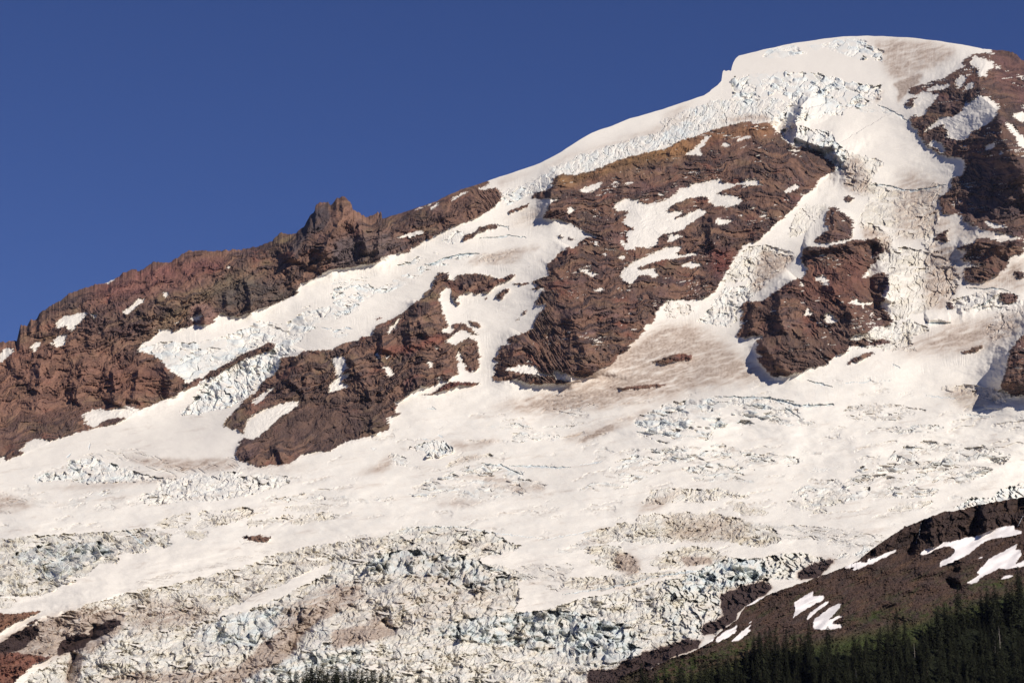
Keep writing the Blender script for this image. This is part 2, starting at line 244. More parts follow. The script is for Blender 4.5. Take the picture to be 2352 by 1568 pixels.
SNOW = [   # snow lying in the rock
 ('a', C(1, [(362, 1110), (420, 1070), (520, 1045), (587, 1040), (540, 1085), (470, 1167), (430, 1130), (380, 1145)])),
 ('b', C(1, [(337, 1240), (400, 1185), (455, 1175), (430, 1220), (435, 1250), (370, 1265)])),
 ('c', C(1, [(198, 1260), (240, 1240), (283, 1236), (240, 1275), (240, 1300), (215, 1310)])),
 ('d', C(1, [(-5, 1370), (-5, 1310), (40, 1280), (98, 1280), (85, 1310), (30, 1350), (15, 1370)])),
 ('e', C(1, [(790, 1045), (850, 1010), (900, 950), (953, 950), (920, 990), (850, 1050)])),
 ('f', C(1, [(1068, 910), (1090, 903), (1115, 925), (1090, 952), (1068, 940)])),
 ('g', C(1, [(600, 1050), (635, 1045), (630, 1085), (610, 1075)])),
 ('', C(1, [(1480, 745), (1510, 733), (1515, 745), (1490, 757)])), ('', C(1, [(640, 1245), (670, 1235), (668, 1245)])), ('', C(1, [(650, 1175), (680, 1170), (675, 1185)])),
 ('', C(1, [(745, 1050), (760, 1040), (760, 1052)])), ('', C(1, [(55, 1415), (75, 1408), (72, 1420)])), ('', C(1, [(320, 1375), (350, 1363), (340, 1372)])),
 ('', C(1, [(675, 852), (760, 815), (765, 822), (710, 852)])), ('', C(1, [(1128, 1115), (1180, 1098), (1195, 1100), (1160, 1115)])),
 ('', C(1, [(1240, 1085), (1300, 1055), (1325, 1045), (1310, 1100), (1270, 1095)])),
 ('', C(2, [(765, 655), (790, 620), (890, 578), (880, 595), (830, 620), (790, 640)])), ('', C(2, [(630, 700), (700, 655), (705, 662), (665, 700)])),
 ('', C(2, [(410, 880), (590, 840), (595, 855), (520, 885), (490, 898), (500, 870), (440, 890)])), ('', C(2, [(325, 770), (450, 735), (680, 655), (660, 668), (560, 705), (480, 725), (340, 765)])),
 ('h', [(190, 950), (215, 940), (250, 940), (290, 932), (325, 940), (330, 945), (300, 957), (250, 962), (215, 982), (195, 972)]),
 ('', [(45, 1035), (60, 1015), (90, 1005), (115, 1010), (90, 1032), (55, 1042)]), ('', [(-5, 1050), (10, 1045), (18, 1058), (0, 1062)]),
 ('', C(1, [(1190, 1530), (1210, 1515), (1240, 1515), (1220, 1535)])), ('', C(1, [(1210, 1480), (1260, 1470), (1290, 1480), (1240, 1505), (1220, 1500)])),
 # middle buttress
 ('i', C(1, [(2175, 1345), (2210, 1325), (2245, 1335), (2280, 1380), (2280, 1405), (2240, 1440), (2300, 1440), (2270, 1470), (2230, 1495), (2295, 1515), (2260, 1540), (2160, 1567), (2165, 1520), (2210, 1470), (2200, 1400)])),
 ('j', [(558, 1005), (568, 965), (590, 945), (640, 928), (692, 920), (680, 935), (640, 960), (600, 1000), (580, 1008)]),
 ('', [(580, 925), (600, 905), (640, 878), (620, 900), (590, 930)]),
 ('k', C(5, [(360, 165), (380, 125), (440, 68), (445, 80), (420, 120), (390, 160), (370, 180)])), ('', C(5, [(278, 305), (300, 290), (315, 340), (295, 335)])),
 ('', C(5, [(340, 310), (375, 315), (350, 345)])), ('l', C(5, [(325, 385), (360, 378), (385, 410), (400, 445), (370, 465), (350, 430)])), ('m', C(5, [(612, 357), (655, 355), (655, 385), (640, 395)])),
 ('n', C(5, [(662, 260), (690, 247), (695, 265), (675, 277)])),
 # central wall
 ('o', C(2, [(1620, 575), (1700, 545), (1760, 518), (1775, 520), (1750, 560), (1700, 587), (1620, 598)])), ('p', C(2, [(1525, 720), (1560, 690), (1600, 685), (1590, 710), (1540, 735)])),
 ('q', C(2, [(1840, 695), (1860, 655), (1900, 637), (1940, 630), (2000, 640), (2050, 665), (2140, 655), (2230, 615), (2270, 570), (2350, 545)]) +
   C(3, [(150, 1205), (230, 1200), (300, 1185), (370, 1175), (370, 1210), (450, 1210), (560, 1175), (600, 1180), (642, 1215), (560, 1212), (470, 1210), (430, 1235), (360, 1260), (310, 1275),
   (350, 1275), (450, 1285), (490, 1300), (502, 1328), (420, 1355), (330, 1350), (280, 1320), (275, 1290), (250, 1290), (150, 1300), (60, 1340), (0, 1385), (50, 1385), (130, 1372), (60, 1440), (150, 1400), (200, 1370), (267, 1382),
   (250, 1410), (200, 1440), (120, 1500), (60, 1525), (-20, 1540)]) + C(2, [(2130, 900), (2130, 930), (2060, 960), (1990, 950), (1985, 975), (1960, 965), (1925, 972), (1880, 905), (1900, 905), (1940, 930), (1930, 880), (1910, 840), (1980, 837), (1985, 825), (1900, 797), (1915, 770), (1935, 720), (1880, 712)])),
 ('r', C(2, [(1885, 1130), (1920, 1080), (1990, 1030), (2080, 1000), (2180, 950), (2290, 935), (2270, 965), (2250, 990), (2300, 1000), (2395, 983), (2400, 995), (2270, 1020), (2150, 1040), (2060, 1060), (2000, 1080), (2020, 1095), (2110, 1095),
   (2140, 1130), (2120, 1155), (2070, 1130), (2010, 1130), (1980, 1180), (1960, 1190), (1900, 1160)])),
 ('', C(2, [(1880, 1015), (1910, 1000), (1925, 1030), (1890, 1035)])), ('s', C(2, [(1610, 1080), (1680, 1105), (1755, 1120), (1710, 1143), (1650, 1120)])),
 ('t', C(2, [(1705, 1235), (1750, 1218), (1785, 1230), (1760, 1248)])), ('', C(2, [(1765, 985), (1805, 995), (1790, 1012)])), ('', C(2, [(2130, 600), (2170, 585), (2187, 605), (2140, 612)])),
 ('', C(2, [(1710, 925), (1745, 895), (1740, 950)])), ('', C(2, [(1785, 765), (1810, 763), (1805, 777)])), ('', C(2, [(2210, 870), (2290, 868), (2260, 895), (2200, 905)])),
 ('u', C(3, [(800, 1240), (850, 1208), (885, 1215), (870, 1240), (820, 1255), (780, 1280)])), ('v', C(3, [(330, 1430), (380, 1440), (450, 1445), (400, 1465), (350, 1480)])),
 ('', C(3, [(540, 1360), (600, 1355), (600, 1368), (545, 1370)])), ('w', C(3, [(370, 965), (395, 932), (425, 945), (415, 965)])),
 ('x', C(3, [(130, 1010), (200, 960), (250, 910), (300, 880), (305, 900), (260, 930), (250, 960), (225, 985), (240, 1020), (150, 1022)])), ('', C(3, [(475, 910), (560, 890), (570, 900), (480, 925)])),
 ('', C(3, [(285, 985), (315, 985), (305, 995)])), ('y', C(4, [(100, 395), (160, 375), (235, 380), (240, 400), (180, 415), (110, 405)])),
 ('', C(4, [(0, 240), (100, 195), (112, 205), (60, 232), (0, 248)])), ('z', C(5, [(1110, 405), (1160, 395), (1200, 385), (1230, 378), (1300, 382), (1340, 385), (1350, 425), (1430, 440), (1440, 455), (1300, 437), (1200, 425)])),
 ('', C(5, [(1440, 420), (1480, 408), (1500, 430), (1600, 455), (1650, 460), (1560, 488), (1470, 478)])), ('', C(5, [(1145, 243), (1165, 237), (1160, 250)])),
 # central rib
 ('', C(4, [(1190, 640), (1250, 615), (1300, 640), (1370, 630), (1350, 655), (1310, 650), (1295, 690), (1270, 655)])), ('', C(4, [(970, 480), (1040, 455), (1080, 530), (1050, 530), (1010, 500)])),
 ('', C(4, [(880, 510), (900, 510), (905, 535), (880, 535)])), ('', C(4, [(890, 715), (920, 700), (935, 660), (965, 725), (930, 720)])), ('', C(4, [(1040, 770), (1045, 720), (1090, 698), (1105, 730), (1130, 755), (1090, 780)])),
 ('', C(4, [(1340, 735), (1370, 700), (1385, 700), (1355, 735)])), ('', C(4, [(1300, 470), (1345, 440), (1310, 490)])), ('', C(4, [(940, 272), (1000, 255), (1100, 250), (1200, 232), (1180, 245), (1060, 270)])),
 # right wall
 ('', C(3, [(1990, 415), (2040, 358), (2080, 385), (2150, 395), (2160, 430), (2140, 450), (2110, 470), (2110, 500), (2050, 505), (2045, 450), (2010, 430)])), ('', C(3, [(1900, 530), (1940, 490), (1975, 510), (1950, 560), (1930, 590), (1905, 560)])),
 ('', C(3, [(1945, 605), (1965, 575), (1990, 545), (2035, 540), (2000, 590)])), ('', C(3, [(1840, 900), (1860, 860), (1830, 830), (1870, 790), (1930, 740), (1980, 680), (2040, 630), (2080, 622),
   (2130, 650), (2170, 670), (2190, 700), (2170, 750), (2140, 800), (2080, 830), (2020, 860), (1950, 920), (1900, 915)])), ('', C(3, [(2230, 800), (2280, 820), (2352, 900), (2420, 960), (2352, 975), (2310, 950), (2290, 890), (2240, 840)])),
 ('', C(3, [(2270, 745), (2340, 735), (2500, 745), (2500, 860), (2310, 790)])), ('', C(3, [(2310, 685), (2420, 700), (2420, 730)])), ('', C(3, [(2080, 960), (2170, 925), (2150, 970), (2100, 985)])),
 ('', C(3, [(1720, 950), (1760, 920), (1800, 930), (1840, 990), (1820, 1010), (1780, 970), (1740, 965)])), ('', C(3, [(1680, 880), (1800, 770), (1870, 770), (1930, 735), (1880, 800), (1780, 830), (1700, 870)])),
 ('', C(3, [(1620, 660), (1700, 640), (1745, 625), (1800, 610), (1690, 760), (1720, 660), (1640, 700)])), ('', C(3, [(1700, 590), (1780, 560), (1880, 545), (1830, 580), (1750, 600)])),
 ('', C(3, [(2150, 455), (2180, 430), (2200, 440), (2190, 460)])), ('', C(3, [(2180, 1010), (2200, 990), (2215, 1010), (2190, 1020)])), ('', C(10, [(525, 420), (560, 415), (640, 430), (690, 455), (600, 455)])),
 ('', C(10, [(530, 635), (560, 628), (565, 640)])),
]
GREEN = [C(8, [(1400, 1005), (1600, 1000), (1590, 1020), (1450, 1025)]), C(8, [(1950, 930), (2100, 900), (2250, 880), (2250, 960), (2050, 960)]), C(8, [(1320, 1100), (1480, 1090), (1700, 1110), (1650, 1140), (1330, 1130)]),
  C(8, [(1620, 1130), (1720, 1080), (1850, 1030), (2000, 1000), (2100, 1010), (1950, 1060), (1850, 1100), (1720, 1150)]), C(8, [(800, 1260), (860, 1240), (920, 1255), (910, 1300), (830, 1300)]), C(8, [(0, 1430), (250, 1370), (400, 1340), (560, 1270), (600, 1350), (300, 1440), (0, 1520)]),
  C(11, [(900, 1050), (1180, 870), (1330, 860), (1250, 900), (1150, 920), (1450, 960), (1500, 860), (1650, 850), (1900, 700), (2150, 620), (2180, 760), (1700, 900), (1600, 950), (1450, 1050), (1200, 1200), (850, 1200)]),
  C(8, [(1150, 1140), (1400, 1130), (1400, 1160), (1200, 1175)])]
HSNOW = [
 ('long snow tongue curving down under the dark cliff band of the near slope', C(9, [(690, 375), (750, 330), (870, 305), (900, 275), (1000, 262), (1130, 225), (1180, 228), (1300, 185), (1430, 135), (1555, 117), (1560, 160), (1630, 172), (1620, 195), (1500, 228), (1380, 235), (1280, 270),
   (1200, 330), (1130, 390), (1030, 440), (870, 503), (875, 455), (980, 400), (1015, 345), (960, 310), (900, 318), (840, 340), (750, 385), (705, 393)])),
 ('broad snow field with a toothed right edge on the near slope above the trees', C(9, [(1110, 650), (1150, 630), (1240, 570), (1205, 550), (1260, 500), (1320, 430), (1450, 360), (1560, 300), (1600, 280), (1560, 340), (1610, 345), (1625, 390), (1560, 480), (1646, 440), (1900, 380), (1900, 450), (1646, 495), (1500, 520),
   (1420, 515), (1300, 570), (1230, 610), (1237, 625), (1170, 657)])),
 ('small low snow strip beside the tallest trees at the right edge', C(9, [(1420, 615), (1450, 590), (1510, 572), (1560, 580), (1500, 605), (1440, 612)])),
 ('tiny oval snow patch alone between the two big snow fields', C(9, [(1215, 430), (1250, 405), (1275, 405), (1240, 427)])),
 ('slim snow ribbon along the upper rim of the near slope', C(9, [(0, 492), (60, 465), (160, 450), (185, 465), (205, 460), (205, 430), (330, 390), (480, 332), (470, 360), (400, 400), (250, 470), (100, 530), (60, 535), (100, 500), (0, 518)]) ),
 ('blocky wedge of snow left of the slanting streaks on the near slope', C(8, [(822, 1158), (850, 1110), (842, 1040), (900, 1000), (968, 962), (965, 1000), (1040, 990), (1035, 1020), (960, 1060), (900, 1095), (850, 1130)])),
 ('thin slanting snow streak between two wider patches on the near slope', C(8, [(918, 1158), (940, 1110), (1000, 1065), (1076, 1020), (1060, 1050), (1000, 1090), (960, 1130)])),
 ('forked snow patch ending in a flat foot just above the treetops', C(8, [(960, 1200), (975, 1150), (1040, 1100), (1100, 1060), (1150, 1040), (1150, 1070), (1110, 1110), (1060, 1160), (1130, 1125), (1183, 1115), (1100, 1160), (1110, 1180), (1160, 1178), (1150, 1205), (1060, 1215), (990, 1215)])),
 ('leaf shaped snow patch near the dark rubble at the foot of the near slope', C(11, [(1655, 685), (1700, 620), (1800, 540), (1880, 510), (1955, 465), (1950, 500), (1920, 530), (1955, 540), (1850, 620), (1690, 697)])),
 ('hooked snow patch just left of the first tall conifers', C(11, [(1855, 690), (1950, 610), (1990, 560), (2060, 510), (2155, 445), (2120, 490), (2080, 510), (2125, 525), (2100, 570), (1990, 660), (1900, 688)])),
 ('short snow dash above the hooked patch on the near slope', C(11, [(2075, 465), (2110, 430), (2165, 400), (2140, 430), (2090, 465)])),
 ('split snow sliver lowest on the slope beside the dark rubble', C(11, [(1510, 690), (1560, 660), (1665, 630), (1620, 680), (1530, 733), (1510, 730)])),
 ('narrow white snow rim between dark rubble and the brown slope', C(11, [(2030, 240), (2060, 200), (2140, 175), (2240, 110), (2335, 85), (2320, 100), (2180, 180), (2100, 215)])),
]

# ------------------------------------------------------------------ zones of broken ice: (polygon, kind, strength, dirt, blue with recess shade, angle deg, length, height)
# kind b = blocks and crevasses of the mid glacier, s = chaotic seracs, l = fine parallel cracks
ZONES = [
 (C(2, [(1110, 600), (1180, 560), (1330, 510), (1430, 440), (1560, 375), (1700, 320), (1900, 255), (2100, 205), (2352, 110), (2352, 225), (2230, 250), (2100, 320), (1950, 345), (1700, 450), (1560, 475), (1480, 465), (1430, 540), (1330, 600), (1150, 650)]), 'c', 1.0, .12, .55, -24, 30, 20),
 (C(3, [(-20, 790), (120, 730), (300, 670), (560, 660), (700, 640), (830, 680), (800, 770), (700, 790), (600, 812), (540, 800), (430, 815), (360, 835), (240, 880), (50, 940), (-20, 960)]), 'c', 1.0, .12, .45, -14, 30, 20),
 (C(3, [(1010, 850), (1080, 900), (1190, 1000), (1185, 1140), (1120, 1120), (1060, 1040), (990, 960)]), 'c', .8, .1, .6, -50, 30, 20),
 (C(1, [(950, 1290), (1090, 1290), (1300, 1330), (1500, 1290), (1740, 1220), (1600, 1310), (1380, 1425), (1280, 1475), (1200, 1478), (1080, 1380)]), 'c', 1.0, .15, .5, -8, 30, 16),
 # summit ice
 (C(3, [(640, 375), (680, 325), (850, 300), (1050, 292), (1090, 258), (1250, 250), (1340, 285), (1410, 340), (1440, 430), (1350, 375), (1230, 388), (1150, 350), (1050, 310), (900, 352), (720, 392)]), 'B', .8, 0, .55, -5, 26, 16),
 (C(3, [(430, 520), (520, 490), (700, 488), (770, 470), (900, 480), (1010, 490), (1130, 515), (1300, 560), (1400, 560), (1420, 620), (1340, 690), (1240, 700), (1160, 705), (1060, 700), (1020, 640), (880, 600), (840, 660), (780, 620), (700, 600), (600, 690), (520, 700), (450, 640)]), 'B', 1.0, 0, .5, 2, 22, 16),
 (C(3, [(840, 660), (880, 560), (1000, 560), (1100, 640), (1180, 700), (1150, 760), (1000, 770), (850, 800), (780, 800)]), 'B', .8, 0, .35, 20, 20, 18),
 (C(3, [(1200, 690), (1400, 680), (1520, 730), (1600, 790), (1580, 810), (1450, 740), (1300, 730)]), 'b', .5, .1, .4, -25, 30, 8),
 (C(3, [(750, 850), (820, 800), (950, 850), (1060, 850), (1120, 940), (1200, 1000), (1180, 1140), (1120, 1100), (1060, 1040), (950, 975), (800, 940)]), 's', 1.0, .12, .45, 60, 16, 12),
 (C(3, [(1180, 1000), (1260, 1020), (1420, 1060), (1340, 1190), (1400, 1260), (1300, 1290), (1180, 1200)]), 's', .6, .45, .3, 50, 14, 8),
 (C(3, [(1300, 1180), (1450, 1220), (1620, 1260), (1750, 1200), (1830, 1230), (1790, 1300), (1820, 1400), (1760, 1450), (1780, 1567), (1500, 1567), (1450, 1480), (1250, 1460), (1300, 1380), (1350, 1300)]), 's', .4, .5, .15, 10, 22, 9),
 (C(4, [(1240, 120), (1340, 120), (1470, 200), (1480, 290), (1600, 280), (1700, 300), (1700, 120), (1600, 80), (1800, 60), (1770, 160), (1760, 280), (1900, 420), (1930, 500), (1850, 620), (1700, 700), (1500, 760), (1470, 600), (1470, 450), (1400, 360), (1380, 200)]), 's', .55, .5, .2, 75, 24, 9),
 (C(4, [(630, 260), (760, 290), (880, 350), (760, 420), (640, 530), (560, 600), (520, 600), (540, 500), (360, 510), (420, 430), (480, 330)]), 's', .6, .45, .3, 45, 18, 9),
 (C(3, [(830, 1450), (900, 1340), (1080, 1350), (1000, 1420), (900, 1540), (800, 1567)]), 's', .4, .35, .15, 40, 16, 8),
 (C(4, [(380, 530), (550, 540), (560, 640), (470, 720), (420, 800), (330, 790), (200, 760), (300, 680)]), 's', .8, .3, .5, 5, 20, 11),
 (C(4, [(0, 620), (150, 650), (170, 700), (60, 740), (0, 730)]), 's', .6, .3, .1, 10, 16, 8),
 (C(4, [(1190, 870), (1330, 830), (1480, 780), (1620, 750), (1750, 820), (1620, 880), (1640, 960), (1500, 960), (1350, 930), (1200, 940), (1100, 1020), (1180, 960)]), 's', .8, .35, .35, 0, 18, 9),
 (C(4, [(1830, 640), (2100, 560), (2352, 620), (2500, 600), (2500, 750), (2352, 760), (2150, 900), (2100, 800), (2200, 700), (2000, 700)]), 's', .6, .25, .3, 20, 22, 8),
 (C(4, [(1800, 1195), (2000, 1180), (2190, 1210), (2290, 1240), (2200, 1300), (2000, 1345), (1900, 1290)]), 's', .55, .5, .1, 0, 26, 8),
 # hanging glacier on the left
 (C(1, [(895, 1275), (1050, 1240), (1100, 1230), (1300, 1240), (1500, 1200), (1700, 1100), (1850, 1120), (2000, 1040), (2150, 1000), (2352, 980), (2352, 1040), (2100, 1100), (2000, 1200), (1900, 1280), (1810, 1260), (1750, 1230), (1600, 1300), (1380, 1425), (1280, 1475), (1200, 1475), (1080, 1380), (1000, 1320)]), 'B', .8, .08, .4, 5, 30, 14),
 (C(2, [(0, 1150), (120, 1160), (250, 1130), (230, 1180), (100, 1200), (0, 1200)]), 'l', .9, .1, .3, 3, 60, 6),
 (C(2, [(0, 1220), (200, 1195), (350, 1235), (200, 1300), (100, 1380), (0, 1400)]), 'b', 1.0, 0, .6, 8, 16, 10),
 (C(2, [(250, 1270), (420, 1150), (560, 1090), (700, 1040), (850, 990), (980, 995), (800, 1040), (600, 1120), (420, 1220), (300, 1270)]), 'b', .9, 0, .5, 22, 24, 8),
 (C(2, [(400, 1070), (550, 1020), (680, 980), (690, 1000), (560, 1050), (440, 1080)]), 'b', .8, 0, .4, 12, 24, 7),
 (C(2, [(690, 920), (780, 850), (880, 850), (900, 880), (790, 925)]), 'b', .7, 0, .4, 30, 26, 14),
 (C(2, [(1040, 680), (1110, 640), (1170, 590), (1300, 560), (1310, 600), (1200, 650), (1100, 690)]), 'b', .8, 0, .5, 20, 18, 9),
 (C(2, [(960, 1000), (1180, 960), (1210, 980), (1050, 1040), (960, 1045)]), 's', .3, .35, 0, 10, 20, 7),
 (C(1, [(1330, 1500), (1450, 1430), (1560, 1370), (1720, 1300), (1850, 1255), (1940, 1290), (1835, 1340), (1840, 1400), (1780, 1450), (1650, 1567), (1560, 1640), (1350, 1700), (1200, 1720), (1180, 1690), (1250, 1640)]), 's', 1.0, .02, .75, 30, 20, 11),
 (C(1, [(2180, 1150), (2310, 1140), (2300, 1160), (2260, 1210), (2200, 1215)]), 'b', .6, 0, .4, 10, 18, 6),
 (C(1, [(1920, 1000), (2070, 1010), (2060, 1035), (1960, 1010)]), 'b', .6, .1, .3, 5, 18, 8),
 # mid glacier
 ([(-260, 1090), (300, 1060), (640, 1075), (900, 985), (1300, 905), (1700, 880), (2000, 850), (2300, 930), (2620, 900), (2620, 1150), (2300, 1170), (2000, 1260), (1400, 1290), (900, 1230), (300, 1260), (-260, 1230)], 'm', .7, .5, .15, 9, 90, 13),
 (C(6, [(215, 240), (235, 195), (440, 180), (450, 105), (600, 90), (720, 120), (860, 165), (1000, 210), (1100, 235), (950, 250), (700, 250), (560, 260), (450, 235), (250, 250)]), 's', 1.1, .12, .65, 8, 24, 13),
 (C(6, [(150, 160), (360, 115), (500, 80), (700, 40), (900, 38), (1100, 110), (1250, 160), (1440, 90), (1540, 85), (1580, 140), (1520, 190), (1400, 180), (1250, 200), (1150, 220), (900, 150), (700, 90), (500, 95)]), 'l', 1.0, .3, .15, -14, 80, 8),
 (C(6, [(1020, 240), (1300, 200), (1500, 190), (1700, 190), (1900, 210), (1900, 265), (1720, 310), (1400, 375), (1200, 385), (980, 395), (900, 350), (1050, 290)]), 's', .9, .25, .35, 10, 22, 11),
 (C(6, [(395, 405), (560, 330), (800, 270), (835, 300), (670, 345), (500, 402)]), 'l', 1.0, .2, .35, 22, 90, 9),
 (C(6, [(700, 360), (940, 350), (900, 400), (700, 440), (580, 440)]), 's', .3, .3, .1, 5, 22, 7),
 (C(6, [(-900, 330), (0, 325), (200, 360), (420, 385), (250, 420), (100, 450), (-900, 450)]), 'l', .8, .4, .1, -14, 60, 8),
 (C(6, [(1700, 370), (1900, 340), (2050, 320), (2352, 350), (2600, 340), (2500, 400), (2352, 380), (2100, 370), (1930, 385)]), 'b', .8, .35, .2, 5, 26, 9),
 (C(6, [(1800, 420), (2000, 400), (2180, 405), (2170, 430), (1950, 445)]), 's', .5, .35, 0, 5, 18, 6),
 (C(6, [(1910, 520), (1960, 460), (2200, 445), (2240, 490), (2100, 500), (1960, 530)]), 's', .7, .5, .1, 5, 18, 7),
 (C(6, [(1270, 550), (1300, 490), (1420, 440), (1600, 410), (1690, 430), (1650, 480), (1480, 520), (1330, 555)]), 's', .8, .35, .1, 20, 16, 8),
 (C(6, [(1610, 490), (1700, 500), (1830, 480), (1930, 455), (1880, 500), (1740, 525), (1620, 550)]), 's', .7, .6, .1, 5, 18, 7),
 (C(6, [(1010, 520), (1150, 470), (1240, 450), (1270, 470), (1200, 540), (1060, 560)]), 's', .7, .5, .1, 20, 26, 6),
 (C(6, [(1200, 570), (1280, 570), (1365, 605), (1320, 630), (1220, 605)]), 's', .6, .6, .1, -12, 26, 6),
 (C(6, [(1290, 445), (1400, 430), (1380, 455), (1310, 465)]), 's', .6, .5, .1, 8, 20, 6),
 (C(5, [(480, 925), (620, 895), (680, 865), (760, 890), (790, 940), (740, 972), (640, 992), (600, 940), (500, 935)]), 's', 1.1, .1, .7, 15, 18, 14),
 (C(5, [(350, 970), (410, 955), (495, 1000), (490, 1045), (430, 1035), (390, 990)]), 's', .8, .2, .4, -25, 18, 10),
 (C(5, [(180, 935), (240, 922), (340, 935), (240, 945)]), 'b', .7, .1, .3, -2, 40, 8),
 (C(5, [(1000, 780), (1130, 760), (1240, 740), (1260, 780), (1400, 790), (1500, 850), (1450, 880), (1350, 860), (1180, 890), (1150, 810)]), 'b', .8, .25, .35, -6, 26, 9),
 (C(5, [(1380, 680), (1560, 650), (1740, 635), (1770, 650), (1650, 710), (1500, 700)]), 'b', .6, .1, .35, -6, 26, 8),
 (C(5, [(1300, 785), (1500, 780), (1640, 730), (1700, 740), (1560, 790), (1420, 805)]), 'b', .5, .3, .25, 8, 40, 7),
 (C(5, [(820, 1000), (900, 970), (1030, 955), (1090, 965), (900, 1010), (740, 1050), (720, 1040)]), 's', .6, .35, .15, 8, 26, 7),
 (C(5, [(470, 1215), (600, 1140), (800, 1080), (900, 1030), (1020, 1025), (1140, 1050), (1290, 1090), (1180, 1110), (1390, 1160), (1400, 1185), (1190, 1240), (1000, 1250), (820, 1215), (600, 1235), (520, 1230)]), 'b', 1.0, .28, .4, -3, 34, 13),
 (C(5, [(1000, 1025), (1240, 1040), (1560, 1045), (1560, 1052), (1300, 1060), (1150, 1050)]), 'l', .6, 0, .3, -2, 80, 6),
 (C(5, [(1740, 1060), (1850, 1030), (1940, 990), (1950, 960), (2050, 960), (2200, 930), (2352, 900), (2352, 1010), (2200, 1020), (2050, 1040), (1900, 1060)]), 'b', .9, .2, .4, 6, 30, 11),
 (C(5, [(1730, 1150), (1800, 1060), (1930, 1060), (2180, 1060), (2030, 1130), (2000, 1160), (1850, 1200), (1620, 1220), (1640, 1180)]), 'b', .8, .35, .3, 3, 34, 9),
 (C(4, [(-200, 1390), (0, 1310), (200, 1262), (400, 1252), (600, 1258), (700, 1270), (860, 1330), (880, 1395), (750, 1380), (640, 1420), (540, 1450), (440, 1430), (300, 1500), (300, 1540), (150, 1520), (0, 1567), (-200, 1500)]), 'b', 1.1, .2, .55, -3, 32, 13),
 (C(4, [(620, 1265), (800, 1275), (900, 1300), (1100, 1310), (980, 1325), (860, 1318), (760, 1290)]), 'b', .6, 0, .4, -8, 60, 8),
 (C(4, [(1190, 1320), (1350, 1305), (1560, 1315), (1730, 1350), (1600, 1385), (1500, 1415), (1250, 1410), (1160, 1360)]), 'b', .7, .4, .2, -5, 34, 9),
 (C(4, [(620, 1440), (750, 1400), (900, 1410), (1020, 1440), (860, 1455)]), 'b', .6, .25, .3, -4, 34, 8),
 (C(4, [(1340, 1490), (1450, 1455), (1640, 1438), (1860, 1455), (1750, 1490), (1500, 1500)]), 'b', .7, .35, .3, 5, 30, 9),
 (C(4, [(920, 1150), (1010, 1158), (1110, 1198), (1020, 1190)]), 'b', .5, .1, .3, -22, 50, 6),
 (C(8, [(-300, 60), (0, 20), (350, 0), (620, 60), (760, 110), (700, 160), (590, 170), (450, 170), (590, 245), (540, 262), (420, 225), (400, 245), (200, 245), (100, 150), (0, 110)]), 'b', .95, .35, .4, 4, 32, 11),
 (C(8, [(450, 60), (900, 60), (1080, 40), (830, 140), (700, 120), (600, 90)]), 'b', .7, .3, .3, 8, 34, 9),
 (C(8, [(760, 180), (1000, 160), (1150, 140), (1140, 155), (1000, 180), (860, 190)]), 'l', .7, 0, .4, 8, 50, 6),
 (C(8, [(800, 330), (900, 280), (1120, 230), (1280, 170), (1330, 110), (1480, 90), (1500, 40), (1700, -20), (2100, 20), (2280, 80), (2100, 200), (1960, 250), (1850, 260), (1760, 330), (1700, 350), (1500, 355), (1250, 360), (1060, 410), (960, 415), (900, 340)]), 'b', 1.0, .32, .35, 6, 36, 13),
 (C(8, [(750, 370), (900, 380), (980, 345), (1110, 345), (1200, 375), (1060, 415), (1070, 455), (900, 440), (820, 410)]), 's', .7, .35, .25, 0, 26, 9),
 (C(8, [(1430, 430), (1520, 390), (1620, 375), (1800, 370), (1700, 410), (1570, 445)]), 's', .45, .4, .1, 6, 26, 7), (C(8, [(1305, 490), (1400, 460), (1480, 460), (1460, 480)]), 's', .4, .4, .1, 6, 22, 6),
 (C(8, [(1180, 445), (1300, 440), (1300, 455), (1200, 455)]), 'l', .4, .4, 0, 0, 30, 5),
 # lower icefall and its dirty bands
 (C(6, [(-900, 640), (0, 620), (300, 600), (600, 578), (760, 570), (830, 570), (900, 550), (1010, 555), (1120, 600), (1130, 670), (1060, 680), (990, 650), (970, 700), (890, 725), (820, 700), (760, 770), (670, 785), (610, 810), (520, 880), (450, 915), (360, 940), (300, 990), (180, 995), (-900, 1010)]), 's', 1.0, .55, .45, -38, 26, 9),
 (C(6, [(-900, 1000), (0, 1000), (100, 1010), (110, 1050), (0, 1080), (-900, 1100)]), 's', .7, .45, .2, 10, 22, 7),
 (C(6, [(790, 960), (900, 900), (1060, 850), (1200, 830), (1100, 880), (1000, 900), (880, 945)]), 'l', .7, .7, 0, 20, 60, 6),
 (C(6, [(700, 1000), (1000, 900), (1400, 780), (1700, 700), (1900, 670), (1700, 740), (1300, 830), (1000, 930)]), 'l', .3, .35, 0, 18, 90, 6),
 (C(6, [(560, 1060), (900, 960), (1100, 930), (1300, 880), (1600, 810), (1800, 720), (2100, 660), (2352, 620), (2600, 590), (2650, 620), (2500, 680), (2352, 730), (2240, 770), (2060, 810), (1900, 900), (1700, 970), (1500, 1070), (1430, 1110), (1420, 1150), (1300, 1160), (1200, 1200), (900, 1220),
   (840, 1180), (900, 1160), (740, 1260), (600, 1200), (500, 1250), (380, 1380), (230, 1370), (0, 1350), (-800, 1700), (-800, 1560), (0, 1310), (60, 1260), (300, 1150)]), 's', 1.0, .6, .3, -28, 20, 8),
 ([C(6, [(-800, 2000), (150, 1560), (300, 1450), (420, 1370), (600, 1330), (740, 1260), (860, 1180), (1200, 1190), (1420, 1150), (1500, 1120), (1660, 1080), (1900, 980), (2000, 920), (2190, 820), (2352, 780), (2352, 2100), (-800, 2100)]),
